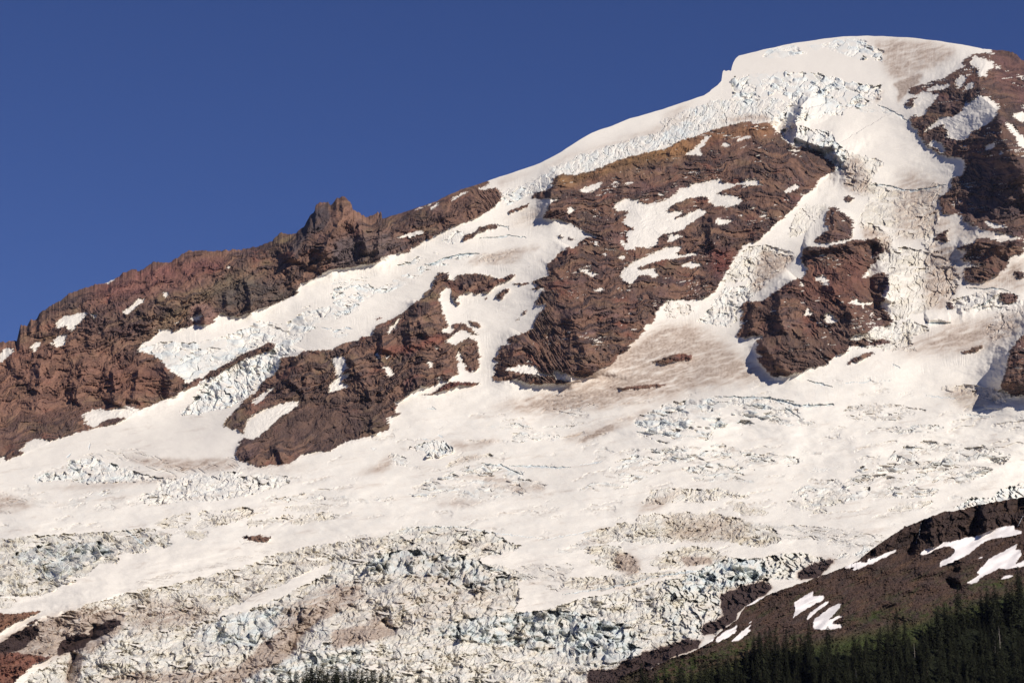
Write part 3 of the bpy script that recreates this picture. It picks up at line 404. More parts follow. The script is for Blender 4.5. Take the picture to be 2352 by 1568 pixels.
  C(7, [(-10, 780), (150, 740), (300, 700), (420, 640), (330, 590), (480, 540), (700, 540), (870, 545), (1050, 590), (1150, 640), (1260, 662), (1150, 690), (1120, 720), (980, 740), (930, 770), (1000, 790), (1120, 800), (1200, 830), (1300, 860), (1250, 910),
   (1200, 900), (1230, 980), (1200, 1060), (1190, 1100), (1260, 1115), (1350, 1100), (1450, 1070), (1700, 1000), (2000, 940), (2200, 890), (2352, 850), (2260, 1000), (2330, 1250), (2280, 1500), (2500, 2100), (-10, 2100)])], 's', 1.15, .5, .55, 10, 22, 10),
 (C(8, [(-10, 900), (100, 880), (230, 830), (340, 760), (450, 740), (600, 745), (900, 712), (980, 745), (1110, 765), (1060, 800), (1000, 850), (840, 885), (660, 880), (690, 930), (560, 1040), (440, 1090), (380, 1250), (230, 1240), (230, 1290), (0, 1330), (30, 1200), (-60, 1080), (10, 980)]), 's', 1.2, .4, .75, 62, 18, 11),
 (C(7, [(230, 750), (420, 700), (560, 690), (700, 730), (900, 750), (1180, 860), (1120, 960), (900, 960), (760, 900), (600, 850), (400, 850), (200, 860)]), 's', 1.5, .12, .8, 4, 34, 17),
 (C(7, [(560, 1230), (850, 1150), (1200, 1110), (1500, 1090), (1750, 1130), (2020, 1280), (1900, 1360), (1500, 1400), (1250, 1330), (900, 1290)]), 's', 1.5, .12, .8, 6, 36, 19),
 (C(11, [(-100, 350), (100, 380), (560, 480), (680, 640), (400, 700), (700, 760), (700, 860), (300, 1000), (-200, 1000)]), 's', 1.3, .2, .7, 20, 44, 22),
 (C(8, [(120, 900), (330, 770), (450, 745), (640, 760), (680, 860), (480, 930), (250, 960), (120, 960)]), 's', 1.5, .05, .95, 12, 32, 17),
 (C(6, [(1480, 1130), (1900, 1050), (2100, 1080), (1980, 1200), (1860, 1260), (1640, 1330), (1400, 1300), (1250, 1260)]), 's', 1.2, .1, .75, 10, 40, 15),
 (C(6, [(1500, 1567), (1700, 1480), (1900, 1400), (2100, 1330), (2352, 1290), (2352, 1500), (1900, 1567)]), 's', 1.3, .08, .6, 5, 30, 15),
 (C(6, [(80, 720), (330, 650), (640, 640), (760, 700), (560, 800), (420, 880), (250, 900), (150, 800)]), 's', 1.3, .25, .75, -50, 40, 13),
 (C(7, [(1140, 800), (1300, 790), (1560, 780), (1600, 830), (1500, 860), (1540, 900), (1500, 950), (1420, 960), (1300, 910), (1180, 870)]), 'l', .9, .5, .2, -14, 40, 8),
 (C(7, [(1500, 900), (1560, 870), (1640, 880), (1900, 850), (2200, 840), (2352, 830), (2352, 850), (2100, 880), (1950, 930), (1800, 950), (1650, 960), (1530, 940)]), 's', 1.0, .7, .3, 8, 20, 8),
 (C(7, [(1630, 590), (1760, 560), (1890, 520), (2100, 510), (2352, 490), (2600, 510), (2900, 540), (2950, 640), (2800, 680), (2600, 640), (2352, 620), (2200, 645), (2060, 655), (1900, 630), (1780, 650)]), 's', 1.0, .75, .35, 5, 18, 8),
 (C(7, [(1620, 700), (1660, 670), (1800, 655), (1900, 680), (2010, 790), (2010, 830), (1950, 845), (1830, 830), (1760, 800), (1660, 765), (1780, 740)]), 's', 1.1, .8, .35, 5, 18, 9),
 (C(7, [(2070, 770), (2180, 710), (2300, 665), (2480, 680), (2600, 740), (2500, 790), (2300, 800), (2150, 830)]), 's', 1.1, .8, .3, 5, 18, 8),
 (C(7, [(1440, 690), (1560, 665), (1660, 620), (1740, 600), (1700, 660), (1600, 700), (1500, 720)]), 'l', .8, .3, .4, 3, 36, 8), (C(7, [(1420, 745), (1540, 735), (1600, 745), (1500, 760)]), 'l', .6, .35, .2, 0, 30, 7),
 (C(8, [(-200, 470), (100, 450), (300, 450), (520, 490), (560, 540), (600, 600), (540, 650), (350, 640), (200, 640), (-200, 560)]), 's', .9, .8, .1, 0, 18, 7),
 (C(8, [(-100, 300), (100, 280), (200, 295), (350, 290), (500, 320), (580, 345), (480, 360), (400, 340), (250, 390), (100, 380), (-150, 400)]), 's', .9, .45, .3, 0, 16, 10),
 (C(8, [(400, 370), (560, 400), (700, 440), (600, 470), (450, 440)]), 's', .5, .5, 0, -8, 18, 6),
 (C(8, [(480, 500), (700, 530), (1000, 540), (1200, 570), (1440, 600), (1440, 640), (1330, 680), (1200, 680), (900, 630), (600, 590)]), 'l', 1.0, .5, .25, -3, 60, 7),
 (C(8, [(1080, 770), (1160, 710), (1240, 720), (1320, 665), (1345, 690), (1290, 740), (1160, 750)]), 's', .9, .3, .6, 20, 16, 9),
 (C(8, [(1910, 445), (1920, 400), (1960, 380), (2040, 345), (2060, 360), (2150, 350), (2200, 300), (2352, 250), (2500, 200), (2500, 300), (2250, 380), (2050, 410)]), 's', .9, .1, .7, 70, 16, 12),
]
# dirt staining on the snow, plus cave shade painted dark: (polygon, amount, softness px)
DIRT_SHADE = [
 (C(6, [(-800, 1560), (0, 1300), (120, 1210), (330, 1130), (520, 1080), (780, 1090), (820, 1160), (740, 1230), (560, 1250), (380, 1390), (200, 1440), (0, 1560), (-800, 1900)]), .7, 10),
 (C(6, [(-300, 1420), (0, 1310), (140, 1215), (230, 1180), (260, 1230), (160, 1330), (0, 1400)]), 1.0, 8), (C(6, [(560, 1260), (720, 1140), (820, 1150), (740, 1210), (620, 1290)]), 1.0, 7),
 (C(6, [(600, 1567), (900, 1500), (1300, 1500), (1560, 1460), (1800, 1380), (1900, 1230), (1960, 1130), (2060, 1090), (2050, 1180), (1960, 1260), (1930, 1340), (1860, 1420), (1600, 1540), (1300, 1567)]), .75, 7),
 (C(7, [(-10, 930), (190, 915), (210, 990), (80, 1060), (-60, 1080)]), .8, 9),
 (C(7, [(0, 1230), (240, 1190), (440, 1230), (300, 1270), (0, 1330)]), .9, 6),
 (C(6, [(370, 1385), (400, 1300), (470, 1255), (560, 1240), (605, 1245), (590, 1300), (500, 1350), (430, 1370)]), 1.0, 4), (C(6, [(440, 1567), (450, 1460), (480, 1360), (510, 1370), (540, 1400), (500, 1567)]), .9, 4), (C(6, [(0, 1320), (300, 1160), (330, 1200), (200, 1300), (0, 1420), (-200, 1500)]), .9, 6),  # first two: cave hollows, their shade painted in with the dirt
 (C(4, [(-560, 1080), (-300, 980), (0, 860), (100, 840), (300, 1000), (420, 1080), (560, 1130), (400, 1150), (0, 1180), (-300, 1260), (-700, 1330)]), .4, 16),
 (C(5, [(1240, 640), (1500, 560), (1700, 500), (1900, 480), (2352, 500), (2352, 560), (1900, 600), (1600, 640)]), .5, 8),
 (C(3, [(1340, 262), (1480, 250), (1700, 275), (1900, 320), (1880, 380), (1780, 430), (1650, 490), (1530, 530), (1460, 500), (1430, 420), (1390, 330)]), .5, 8),
 (C(3, [(1500, 550), (1600, 510), (1690, 485), (1650, 540), (1600, 580), (1560, 620), (1530, 680), (1540, 600)]), .95, 3), (C(3, [(1370, 650), (1400, 600), (1440, 590), (1420, 630), (1390, 680)]), .6, 3),
 (C(3, [(1180, 1050), (1260, 1030), (1340, 1160), (1330, 1280), (1200, 1260), (1160, 1200)]), .5, 6),
 (C(3, [(1560, 1100), (1850, 1220), (1810, 1560), (1520, 1567), (1500, 1300)]), .42, 14),
 (C(4, [(1280, 130), (1460, 190), (1480, 280), (1380, 340), (1300, 200)]), .6, 5), (C(4, [(1740, 230), (1950, 300), (1920, 560), (1820, 690), (1700, 660), (1700, 400)]), .55, 10),
 (C(4, [(640, 300), (860, 350), (620, 560), (560, 560), (600, 400)]), .6, 6), (C(4, [(1760, 60), (1870, 70), (1900, 220), (1770, 260)]), .4, 8),
 (C(4, [(-500, 1040), (0, 780), (200, 790), (380, 900), (500, 1010), (700, 1130), (500, 1170), (200, 1200), (0, 1270), (-500, 1330), (-900, 1400), (-700, 1200)]), .62, 14),
 (C(4, [(80, 830), (150, 800), (220, 880), (190, 910), (120, 880)]), .95, 9), (C(4, [(100, 1060), (180, 1040), (190, 1075), (130, 1085)]), .8, 6), (C(4, [(250, 1095), (330, 1100), (340, 1112), (270, 1110)]), .7, 3),
 (C(4, [(560, 1130), (700, 1130), (700, 1155), (600, 1160)]), .4, 5), (C(5, [(1400, 590), (1550, 540), (1650, 520), (1600, 570), (1480, 620), (1380, 620)]), .8, 6),
 (C(5, [(1000, 670), (1300, 590), (1500, 540), (1900, 480), (2200, 480), (2100, 570), (1800, 660), (1500, 680), (1200, 680)]), .7, 10),
 (C(5, [(1580, 880), (1700, 830), (1780, 790), (1850, 760), (1840, 790), (1750, 830), (1660, 870)]), .9, 4), (C(5, [(1500, 850), (1700, 790), (1900, 720), (2100, 640), (2050, 700), (1880, 790), (1700, 850), (1560, 880)]), .45, 7),
 (C(2, [(1100, 800), (1380, 660), (1390, 740), (1300, 800)]), .4, 12),
 (C(2, [(860, 1070), (960, 1000), (1180, 955), (1330, 935), (1380, 945), (1250, 1000), (1230, 1040), (1150, 1065), (1000, 1060)]), .42, 3),
 (C(2, [(1050, 510), (1380, 440), (1500, 360), (1700, 290), (2000, 200), (2352, 70), (2352, 110), (2100, 215), (1850, 275), (1600, 350), (1450, 420), (1200, 500), (1100, 560)]), .3, 6),
 (C(3, [(0, 740), (100, 690), (200, 670), (100, 740), (0, 830)]), .35, 8), (C(3, [(340, 790), (560, 745), (700, 770), (690, 800), (400, 805)]), .45, 5),
 (C(4, [(1450, 960), (1640, 900), (1900, 780), (2200, 740), (2352, 680), (2352, 800), (2200, 900), (2000, 960), (1600, 970)]), .6, 14), (C(4, [(1800, 400), (1950, 420), (2352, 420), (2352, 560), (2100, 540), (1900, 520)]), .5, 12),
 (C(10, [(300, 380), (420, 420), (600, 470), (784, 500), (784, 540), (500, 540), (380, 540)]), .3, 8), (C(10, [(560, 780), (784, 620), (784, 860), (700, 820)]), .55, 10),
 (C(4, [(1800, 1200), (2200, 1210), (2220, 1300), (1950, 1340)]), .45, 10),
 (C(5, [(130, 1105), (280, 1030), (350, 975), (400, 965), (380, 1060), (280, 1085)]), .45, 4), (C(5, [(760, 880), (900, 885), (1100, 850), (1050, 890), (830, 940), (790, 930)]), .45, 5),
 (C(5, [(760, 1120), (900, 1095), (1050, 1100), (1240, 1145), (1000, 1150), (980, 1120), (880, 1120)]), .45, 3), (C(5, [(1000, 1160), (1390, 1155), (1395, 1190), (1180, 1235), (1180, 1190), (1000, 1175)]), .42, 4),
 (C(5, [(740, 1030), (900, 970), (1020, 965), (900, 1010)]), .4, 4), (C(5, [(660, 1290), (800, 1260), (980, 1275), (1010, 1280), (900, 1300), (700, 1300)]), .4, 4), (C(5, [(1980, 1350), (2060, 1270), (2200, 1220), (2300, 1200), (2150, 1330)]), .4, 5),
 (C(6, [(800, 80), (950, 90), (1150, 100), (1450, 95), (1560, 110), (1540, 170), (1300, 180), (1100, 170), (900, 120)]), .5, 5), (C(6, [(-900, 330), (60, 335), (250, 400), (100, 440), (-900, 440)]), .45, 6),
 (C(6, [(220, 300), (560, 260), (900, 240), (1100, 200), (1200, 210), (900, 270), (500, 300)]), .35, 4), (C(6, [(1600, 180), (1700, 110), (1900, 140), (2100, 120), (1900, 190)]), .25, 8),
 (C(6, [(-300, 1400), (60, 1260), (320, 1150), (450, 1150), (400, 1250), (200, 1360), (-300, 1600)]), .75, 8), (C(6, [(820, 1100), (1000, 1000), (1150, 1050), (1450, 1080), (1300, 1160), (900, 1230)]), .45, 12),
 (C(6, [(1420, 1567), (1560, 1490), (1640, 1400), (1740, 1300), (1900, 1200), (1960, 1130), (2080, 1080), (2240, 1060), (2200, 1110), (2060, 1160), (1980, 1240), (1930, 1330), (1880, 1400), (1700, 1480), (1560, 1567)]), .95, 5),
 (C(6, [(1740, 1300), (1830, 1170), (1860, 1060), (2000, 1000), (2200, 920), (2352, 900), (2352, 1060), (2200, 1100), (2000, 1130), (1900, 1230)]), .5, 10),
 (C(6, [(720, 1120), (800, 1100), (830, 1160), (760, 1240), (600, 1370), (380, 1380), (420, 1270), (600, 1200)]), .8, 5),
 (C(7, [(-10, 950), (190, 930), (200, 960), (100, 1040), (-10, 1060)]), .8, 7), (C(7, [(380, 720), (550, 690), (720, 740), (900, 790), (1100, 860), (1200, 960), (1200, 1090), (900, 1130), (500, 1220), (200, 1200), (0, 1230), (0, 1060), (250, 960), (500, 900)]), .2, 20),
 (C(7, [(230, 1120), (300, 1100), (380, 1190), (440, 1230), (300, 1250), (0, 1300), (0, 1200), (200, 1200)]), .5, 8),
 (C(7, [(1850, 730), (1960, 740), (2020, 790), (1980, 840), (1900, 830)]), .95, 8), (C(7, [(430, 640), (620, 640), (860, 640), (1100, 660), (1000, 700), (800, 660)]), .3, 8),
 (C(7, [(1640, 940), (1660, 930), (1700, 950), (2000, 930), (1900, 950)]), .6, 3), (C(8, [(0, 480), (300, 460), (500, 500), (560, 620), (200, 640), (0, 600)]), .3, 10),
 (C(8, [(100, 745), (280, 745), (310, 770), (150, 790)]), .95, 3), (C(8, [(360, 1000), (430, 950), (640, 900), (700, 940), (640, 990), (560, 1050), (430, 1090), (390, 1180), (230, 1250), (280, 1180), (380, 1140)]), 1.0, 3),
 (C(8, [(850, 840), (950, 800), (1050, 765), (1120, 765), (1050, 820), (980, 880), (880, 885)]), 1.0, 3), (C(8, [(-100, 1380), (60, 1310), (160, 1270), (230, 1290), (200, 1340), (0, 1390)]), 1.0, 3),
 (C(11, [(0, 1060), (350, 1060), (450, 950), (650, 880), (750, 820), (1050, 750), (1200, 740), (1240, 660), (1340, 640), (1400, 700), (1500, 640), (1350, 800), (1100, 900), (750, 1080), (400, 1300), (0, 1300)]), 1.0, 3),
 (C(11, [(1480, 600), (1500, 480), (1650, 420), (1750, 350), (1780, 250), (1850, 180), (1900, 50), (2200, 0), (2250, 60), (2040, 200), (1980, 300), (1900, 420), (1600, 600)]), 1.0, 3),
]
# ridge lines of the mountain: (points, metres towards the viewer, width on the right of travel, width on the left)
RIDGES = [
 (C(3, [(2140, 330), (2060, 520), (2080, 640), (2190, 740), (2200, 900), (2352, 1100), (2600, 1250)]), 330, 110, 95),
 (C(3, [(2190, 700), (2250, 1000), (2352, 1200)]), 90, 60, 60),
 (C(3, [(960, 600), (900, 700), (860, 800), (860, 900), (1000, 960), (1100, 960), (1180, 1100)]), 75, 16, 60),
 (C(3, [(690, 800), (780, 900), (960, 980), (1100, 1090), (1000, 1240)]), -75, 40, 30),
 (C(1, [(2060, 350), (2040, 450), (1940, 620), (1900, 720)]), 70, 28, 60), (C(1, [(2250, 300), (2240, 420), (2160, 560), (2100, 700)]), 60, 22, 40), (C(2, [(120, 700), (200, 850), (230, 1000)]), 55, 24, 30), (C(2, [(320, 760), (300, 900), (290, 1040)]), 40, 16, 24),
 (C(1, [(740, 1420), (760, 1567), (730, 1640)]), 60, 24, 40), (C(1, [(920, 1400), (900, 1480), (880, 1567), (860, 1640)]), 55, 22, 30), (C(1, [(1080, 1400), (1120, 1500), (1100, 1600)]), 35, 20, 20), (C(1, [(560, 1350), (520, 1500), (480, 1650)]), 45, 34, 30), (C(1, [(280, 1350), (250, 1500), (240, 1700)]), 50, 34, 34),
 (C(1, [(1600, 820), (1640, 900), (1650, 1050)]), 30, 14, 20), (C(1, [(1480, 900), (1500, 1000)]), 25, 14, 14), (C(1, [(1310, 990), (1350, 1110)]), 30, 14, 18),
 (C(2, [(560, 1300), (560, 1420), (640, 1560)]), 40, 20, 26), (C(5, [(330, 130), (330, 270), (400, 290)]), 45, 18, 20), (C(5, [(500, 60), (520, 260), (600, 240)]), 35, 18, 18),
 (C(1, [(2000, 1290), (1950, 1400), (1870, 1520)]), 60, 24, 44), (C(6, [(1800, 0), (1830, 60), (1860, 120)]), 45, 10, 26), (C(6, [(1590, 0), (1640, 100)]), 35, 14, 18), (C(5, [(255, 720), (260, 800), (290, 830)]), 35, 8, 20),
 (C(5, [(100, 300), (200, 480), (250, 620)]), 30, 30, 30), (C(5, [(600, 300), (560, 420), (500, 560)]), 30, 22, 30),
 (C(5, [(1550, 0), (1600, 160), (1660, 300), (1640, 460)]), 70, 60, 70), (C(5, [(1250, 180), (1180, 300), (1120, 460)]), 40, 24, 40), (C(5, [(1540, 400), (1560, 500)]), 30, 10, 16),
 (C(2, [(1560, 950), (1500, 1060), (1440, 1120)]), 40, 24, 34), (C(2, [(1520, 470), (1450, 560), (1420, 640), (1440, 760)]), 60, 30, 40), (C(3, [(440, 1480), (330, 1567)]), 20, 14, 14),
 (C(4, [(300, 60), (300, 180), (320, 290)]), 45, 22, 30), (C(4, [(1120, 20), (1100, 120), (1080, 240)]), 40, 26, 20), (C(4, [(900, 290), (1000, 300), (1200, 260), (1380, 220)]), 42, 10, 26),
 (C(4, [(860, 480), (760, 600), (740, 700), (790, 850)]), 75, 40, 36), (C(4, [(600, 640), (560, 760), (560, 850)]), 35, 10, 18), (C(4, [(1060, 500), (1150, 620), (1280, 780)]), 40, 24, 30), (C(4, [(1380, 240), (1330, 400), (1360, 640), (1440, 760)]), -70, 26, 26),
 (C(4, [(620, 880), (700, 1000), (820, 1100)]), 40, 40, 24), (C(4, [(1450, 440), (1470, 560), (1440, 640)]), 45, 30, 8),
 (C(4, [(2480, 700), (2352, 850), (2280, 960), (2240, 1080), (2200, 1230)]), 80, 120, 40), (C(10, [(640, 840), (560, 900), (450, 940), (370, 950)]), 30, 10, 22), (C(10, [(180, 1020), (260, 1010), (330, 1030)]), 22, 8, 16),
 (C(10, [(784, 430), (600, 480), (460, 440)]), 30, 16, 24), (C(10, [(784, 530), (640, 560), (500, 540), (370, 570)]), 45, 18, 26),
 (C(6, [(0, 1330), (150, 1180), (330, 1120), (560, 1060), (850, 960)]), 20, 60, 20), (C(6, [(380, 1385), (500, 1290), (600, 1260), (640, 1160)]), -55, 18, 22), (C(6, [(440, 1567), (470, 1440), (500, 1360)]), -50, 10, 12),
 (C(6, [(1880, 1400), (1960, 1250), (2100, 1130)]), -45, 16, 14), (C(7, [(320, 1150), (370, 1200), (430, 1220)]), -45, 12, 10),
 (C(1, [(560, 1250), (900, 1100), (1250, 950), (1600, 780), (1750, 640)]), 16, 40, 16),
]
# single long crevasses: points, width px, depth m
CREV = [
 (C(5, [(1000, 1030), (1100, 1035), (1150, 1060), (1250, 1100)]), 2.6, 22), (C(5, [(1160, 1037), (1240, 1042), (1330, 1042), (1420, 1050), (1560, 1048)]), 2.6, 18), (C(5, [(1620, 1035), (1770, 1012)]), 1.2, 10),
 (C(4, [(640, 1265), (740, 1280), (860, 1315), (1000, 1318), (1100, 1308)]), 3.2, 22), (C(4, [(380, 1256), (560, 1268), (700, 1262)]), 2.4, 16), (C(4, [(920, 1152), (1000, 1170), (1105, 1200)]), 2.0, 14), (C(4, [(780, 1330), (880, 1395)]), 2.2, 16),
 (C(2, [(610, 1080), (720, 1030), (840, 1000), (960, 992)]), 2.6, 20), (C(2, [(960, 890), (1090, 885), (1150, 875), (1270, 888)]), 1.8, 16), (C(2, [(1080, 805), (1150, 820), (1155, 835)]), 2.2, 16), (C(3, [(1390, 690), (1500, 740), (1600, 800)]), 2.2, 20),
 (C(3, [(1340, 1215), (1450, 1215), (1560, 1250), (1650, 1252), (1780, 1225), (1840, 1215)]), 2.4, 18), (C(3, [(200, 700), (200, 780)]), 1.2, 10), (C(6, [(590, -20), (580, 40)]), 1.6, 14), (C(6, [(440, 85), (465, 60)]), 2.0, 12), (C(6, [(820, 560), (980, 690)]), 2.0, 10),
 (C(5, [(570, 855), (640, 870)]), 1.2, 8), (C(5, [(690, 835), (730, 855)]), 1.6, 8), (C(5, [(645, 650), (675, 668), (620, 668)]), 2.0, 10), (C(1, [(2110, 1140), (2150, 1150), (2180, 1145)]), 1.6, 10), (C(1, [(2190, 1170), (2240, 1160)]), 2.2, 12), (C(1, [(2260, 1145), (2305, 1148)]), 2.2, 12),
 (C(4, [(1170, 1170), (1300, 1160), (1480, 1150)]), 1.0, 5), (C(4, [(1700, 1250), (1900, 1270)]), 1.0, 6), (C(4, [(1475, 1045), (1535, 1068)]), 1.8, 9), (C(4, [(1930, 1375), (2150, 1392)]), 1.0, 6), (C(7, [(560, 540), (860, 545), (1100, 590), (1400, 620)]), 1.2, 8), (C(7, [(1700, 560), (1640, 580), (1400, 625)]), 1.2, 8),
 (C(7, [(1500, 985), (1800, 945), (2100, 870), (2352, 840)]), 1.6, 10), (C(8, [(-10, 860), (150, 835), (260, 825)]), 2.0, 12), (C(10, [(430, 820), (520, 828), (640, 828), (700, 850)]), 2.0, 16), (C(10, [(600, 885), (540, 920), (470, 950)]), 2.4, 18),
 (C(10, [(180, 1030), (240, 1042), (335, 1035)]), 3.0, 20),
]

def lerp(a, b, t): return a + (b - a) * t
# ------------------------------------------------------------------ projecting photo units to the world
CP, SP = math.cos(PITCH), math.sin(PITCH)
def world(px, py, R):
    a = (px - 1176) / FOC; b = (784 - py) / FOC
    dy = CP - b * SP; dz = SP + b * CP
    return R * a / dy, R, R * dz / dy
def tanel(py):
    b = (784 - py) / FOC
    return (SP + b * CP) / (CP - b * SP)
def slope_table(knots, y0, y1, R0):
    """R(y) going up the picture from y0 to y1 for ground that climbs at the given angles"""
    ys = np.arange(y0, y1 - 1, -1.0)
    ang = np.interp(ys, [k[0] for k in knots][::-1], [k[1] for k in knots][::-1])
    t = tanel(ys); dt = np.gradient(t)
    dl = dt / np.maximum(np.tan(np.radians(ang)) - t, .06)
    return ys[::-1], (R0 * np.exp(np.cumsum(dl)))[::-1]
M_Y, M_R = slope_table([(1800, 21), (1500, 20), (1300, 19), (1050, 20), (960, 27), (880, 36), (500, 37), (250, 35), (140, 27), (0, 25)], 2000, 0, 3500)
H_Y, H_R = slope_table([(2000, 27), (1500, 29), (1300, 30), (1100, 33)], 2000, 900, 1850)

def make_grid(top, ybot, step, gap_min):
    xs = np.arange(-250, 2610, step)
    yt0 = np.interp(xs, [p[0] for p in top], [p[1] for p in top])
    kk = np.hanning(75); kk /= kk.sum()
    ytop = np.convolve(np.pad(yt0, 37, mode='edge'), kk, 'valid')
    nr = int((ybot - ytop.min()) / step) + 1
    t = np.linspace(0, 1, nr)[:, None]
    px = np.repeat(xs[None, :], nr, 0); py = ytop[None, :] + (ybot - ytop[None, :]) * t
    dist = py - ytop[None, :]
    py = py + (yt0 - ytop)[None, :] * np.clip(1 - dist / 110, 0, 1)
    return px.astype(f32), py.astype(f32), ytop

def mesh_from(name, P, quads, col, material, extra=None, smoothf=False):
    """P (n,3), quads (m,4) index rows; keeps only the vertices used; col (n,3) vertex colour"""
    used = np.zeros(len(P), bool); used[quads.ravel()] = True
    remap = np.cumsum(used) - 1
    V = P[used].astype(f32); Q = remap[quads].astype(np.int32)
    me = bpy.data.meshes.new(name)
    me.vertices.add(len(V)); me.vertices.foreach_set('co', V.ravel())
    me.loops.add(Q.size); me.loops.foreach_set('vertex_index', Q.ravel())
    me.polygons.add(len(Q)); me.polygons.foreach_set('loop_start', np.arange(0, Q.size, 4, dtype=np.int32))
    if smoothf: me.polygons.foreach_set('use_smooth', np.ones(len(Q), bool))
    else: me.polygons.foreach_set('use_smooth', np.zeros(len(Q), bool))
    me.update(calc_edges=True)
    a = me.color_attributes.new('albedo', 'FLOAT_COLOR', 'POINT')
    c4 = np.ones((len(V), 4), f32); c4[:, :3] = col[used]; a.data.foreach_set('color', c4.ravel())
    me.materials.append(material)
    o = bpy.data.objects.new(name, me); SC.collection.objects.link(o)
    return o

def mat_ground(name, bump_scale, bump_dist, var, rough=0.9, spec=0.1):
    m = bpy.data.materials.new(name); m.use_nodes = True; t = m.node_tree; t.nodes.clear(); L = t.links.new
    out = t.nodes.new('ShaderNodeOutputMaterial'); b = t.nodes.new('ShaderNodeBsdfPrincipled')
    at = t.nodes.new('ShaderNodeAttribute'); at.attribute_name = 'albedo'
    g = t.nodes.new('ShaderNodeNewGeometry')
    n = t.nodes.new('ShaderNodeTexNoise'); n.inputs['Scale'].default_value = bump_scale; n.inputs['Detail'].default_value = 5; n.inputs['Roughness'].default_value = .65
    L(g.outputs['Position'], n.inputs['Vector'])
    mr = t.nodes.new('ShaderNodeMapRange'); mr.inputs[1].default_value = .3; mr.inputs[2].default_value = .7
    mr.inputs[3].default_value = 1 - var; mr.inputs[4].default_value = 1 + var
    L(n.outputs['Fac'], mr.inputs[0])
    mx = t.nodes.new('ShaderNodeVectorMath'); mx.operation = 'SCALE'
    L(at.outputs['Color'], mx.inputs[0]); L(mr.outputs[0], mx.inputs['Scale'])
    L(mx.outputs[0], b.inputs['Base Color'])
    bp = t.nodes.new('ShaderNodeBump'); bp.inputs['Strength'].default_value = 1; bp.inputs['Distance'].default_value = bump_dist
    L(n.outputs['Fac'], bp.inputs['Height']); L(bp.outputs[0], b.inputs['Normal'])
    b.inputs['Roughness'].default_value = rough; b.inputs['Specular IOR Level'].default_value = spec
    L(b.outputs[0], out.inputs[0])
    return m
M_ROCK = mat_ground('volcanic_rock', .16, 1.7, .26)
M_SNOW = mat_ground('old_snow', .12, .8, .035, .7, .15)
M_ICE = mat_ground('broken_ice', .2, 2.5, .10, .6, .2)
M_HILL = mat_ground('scree', .45, 2.2, .38)

def mixc(c, d, t):
    """colour array c towards colour d by t"""
    return c + (np.asarray(d, f32) - c) * t[:, None]

# ================================================================== THE MOUNTAIN
sky_pts = [p for p in SKY]
PX, PY, YT = make_grid(sky_pts, 1730, STEP, 1)
nr, nc = PX.shape
jag = fbm(PX[0] / 9, PX[0] * 0, 4, 5) * 4.2 + fbm(PX[0] / 3.5, PX[0] * 0 + 9, 2, 15) * 1.1
x0 = PX[0]
rocky = np.where((x0 < 880) | (x0 > 2285), 1.0, np.where((x0 > 930) & (x0 < 1110), .35, 0.0)); rocky = np.convolve(rocky, np.ones(61) / 61, 'same')
snowj = fbm(x0 / 40, x0 * 0, 3, 6) * 1.2
fall = np.clip(1 - (PY - PY[0:1]) / 60, 0, 1)
PY = PY + (jag * rocky + snowj * (1 - rocky))[None, :] * fall
X = PX.ravel(); Y = PY.ravel()
N = X.size
# ragged outlines: the traced masks are looked up at slightly displaced points
wx = fbm(X / 14, Y / 14, 4, 101) * 3.0 + fbm(X / 50, Y / 50, 2, 111) * 2; wy = fbm(X / 14, Y / 14, 4, 202) * 2.4 + fbm(X / 50, Y / 50, 2, 212) * 2
rock_raw = raster(ROCK); snow_raw = raster([p for _, p in SNOW])
rock_img = rock_raw * (1 - snow_raw)
n1 = fbm(X / 5, Y / 4, 3, 303)
tilt_ = lerp(.12, .45, smooth(1180, 1080, X - (Y - 450) * .35)); vb_ = Y + tilt_ * X
fing = fbm((X - tilt_ * Y) / 34, vb_ / 3.6, 3, 307, .6)
wxf = fbm(X / 6, Y / 5, 3, 305) * 2.4 + fing * 8 * smooth(.95, .6, np.abs(fbm(X / 90, Y / 90, 2, 308) + .2)); wyf = fbm(X / 6, Y / 5, 3, 306) * 2.4 - fing * 1.5
rk = samp(blur(rock_img, 1.5), X + wx + wxf, Y + wy + wyf) + n1 * .16 + fbm(X / 2.4, Y / 2.2, 2, 304) * .12
# snow caught on thin ledges of the central and right-hand walls
ledge = smooth(.36, .52, fbm((X - tilt_ * Y) / 30, vb_ / 3.4, 3, 310, .6) + .55 * fbm(X / 75, Y / 40, 2, 311) - .16) * smooth(1180, 1300, X + (Y - 500) * .2) * smooth(1350, 1180, Y)
rk = rk - ledge * .7
rockm = smooth(.42, .58, rk)
is_rock = rk > .5
rb6 = samp(blur(rock_raw, 5), X, Y); rb20 = samp(blur(rock_raw, 20), X, Y); rb60 = samp(blur(rock_raw, 60), X, Y)

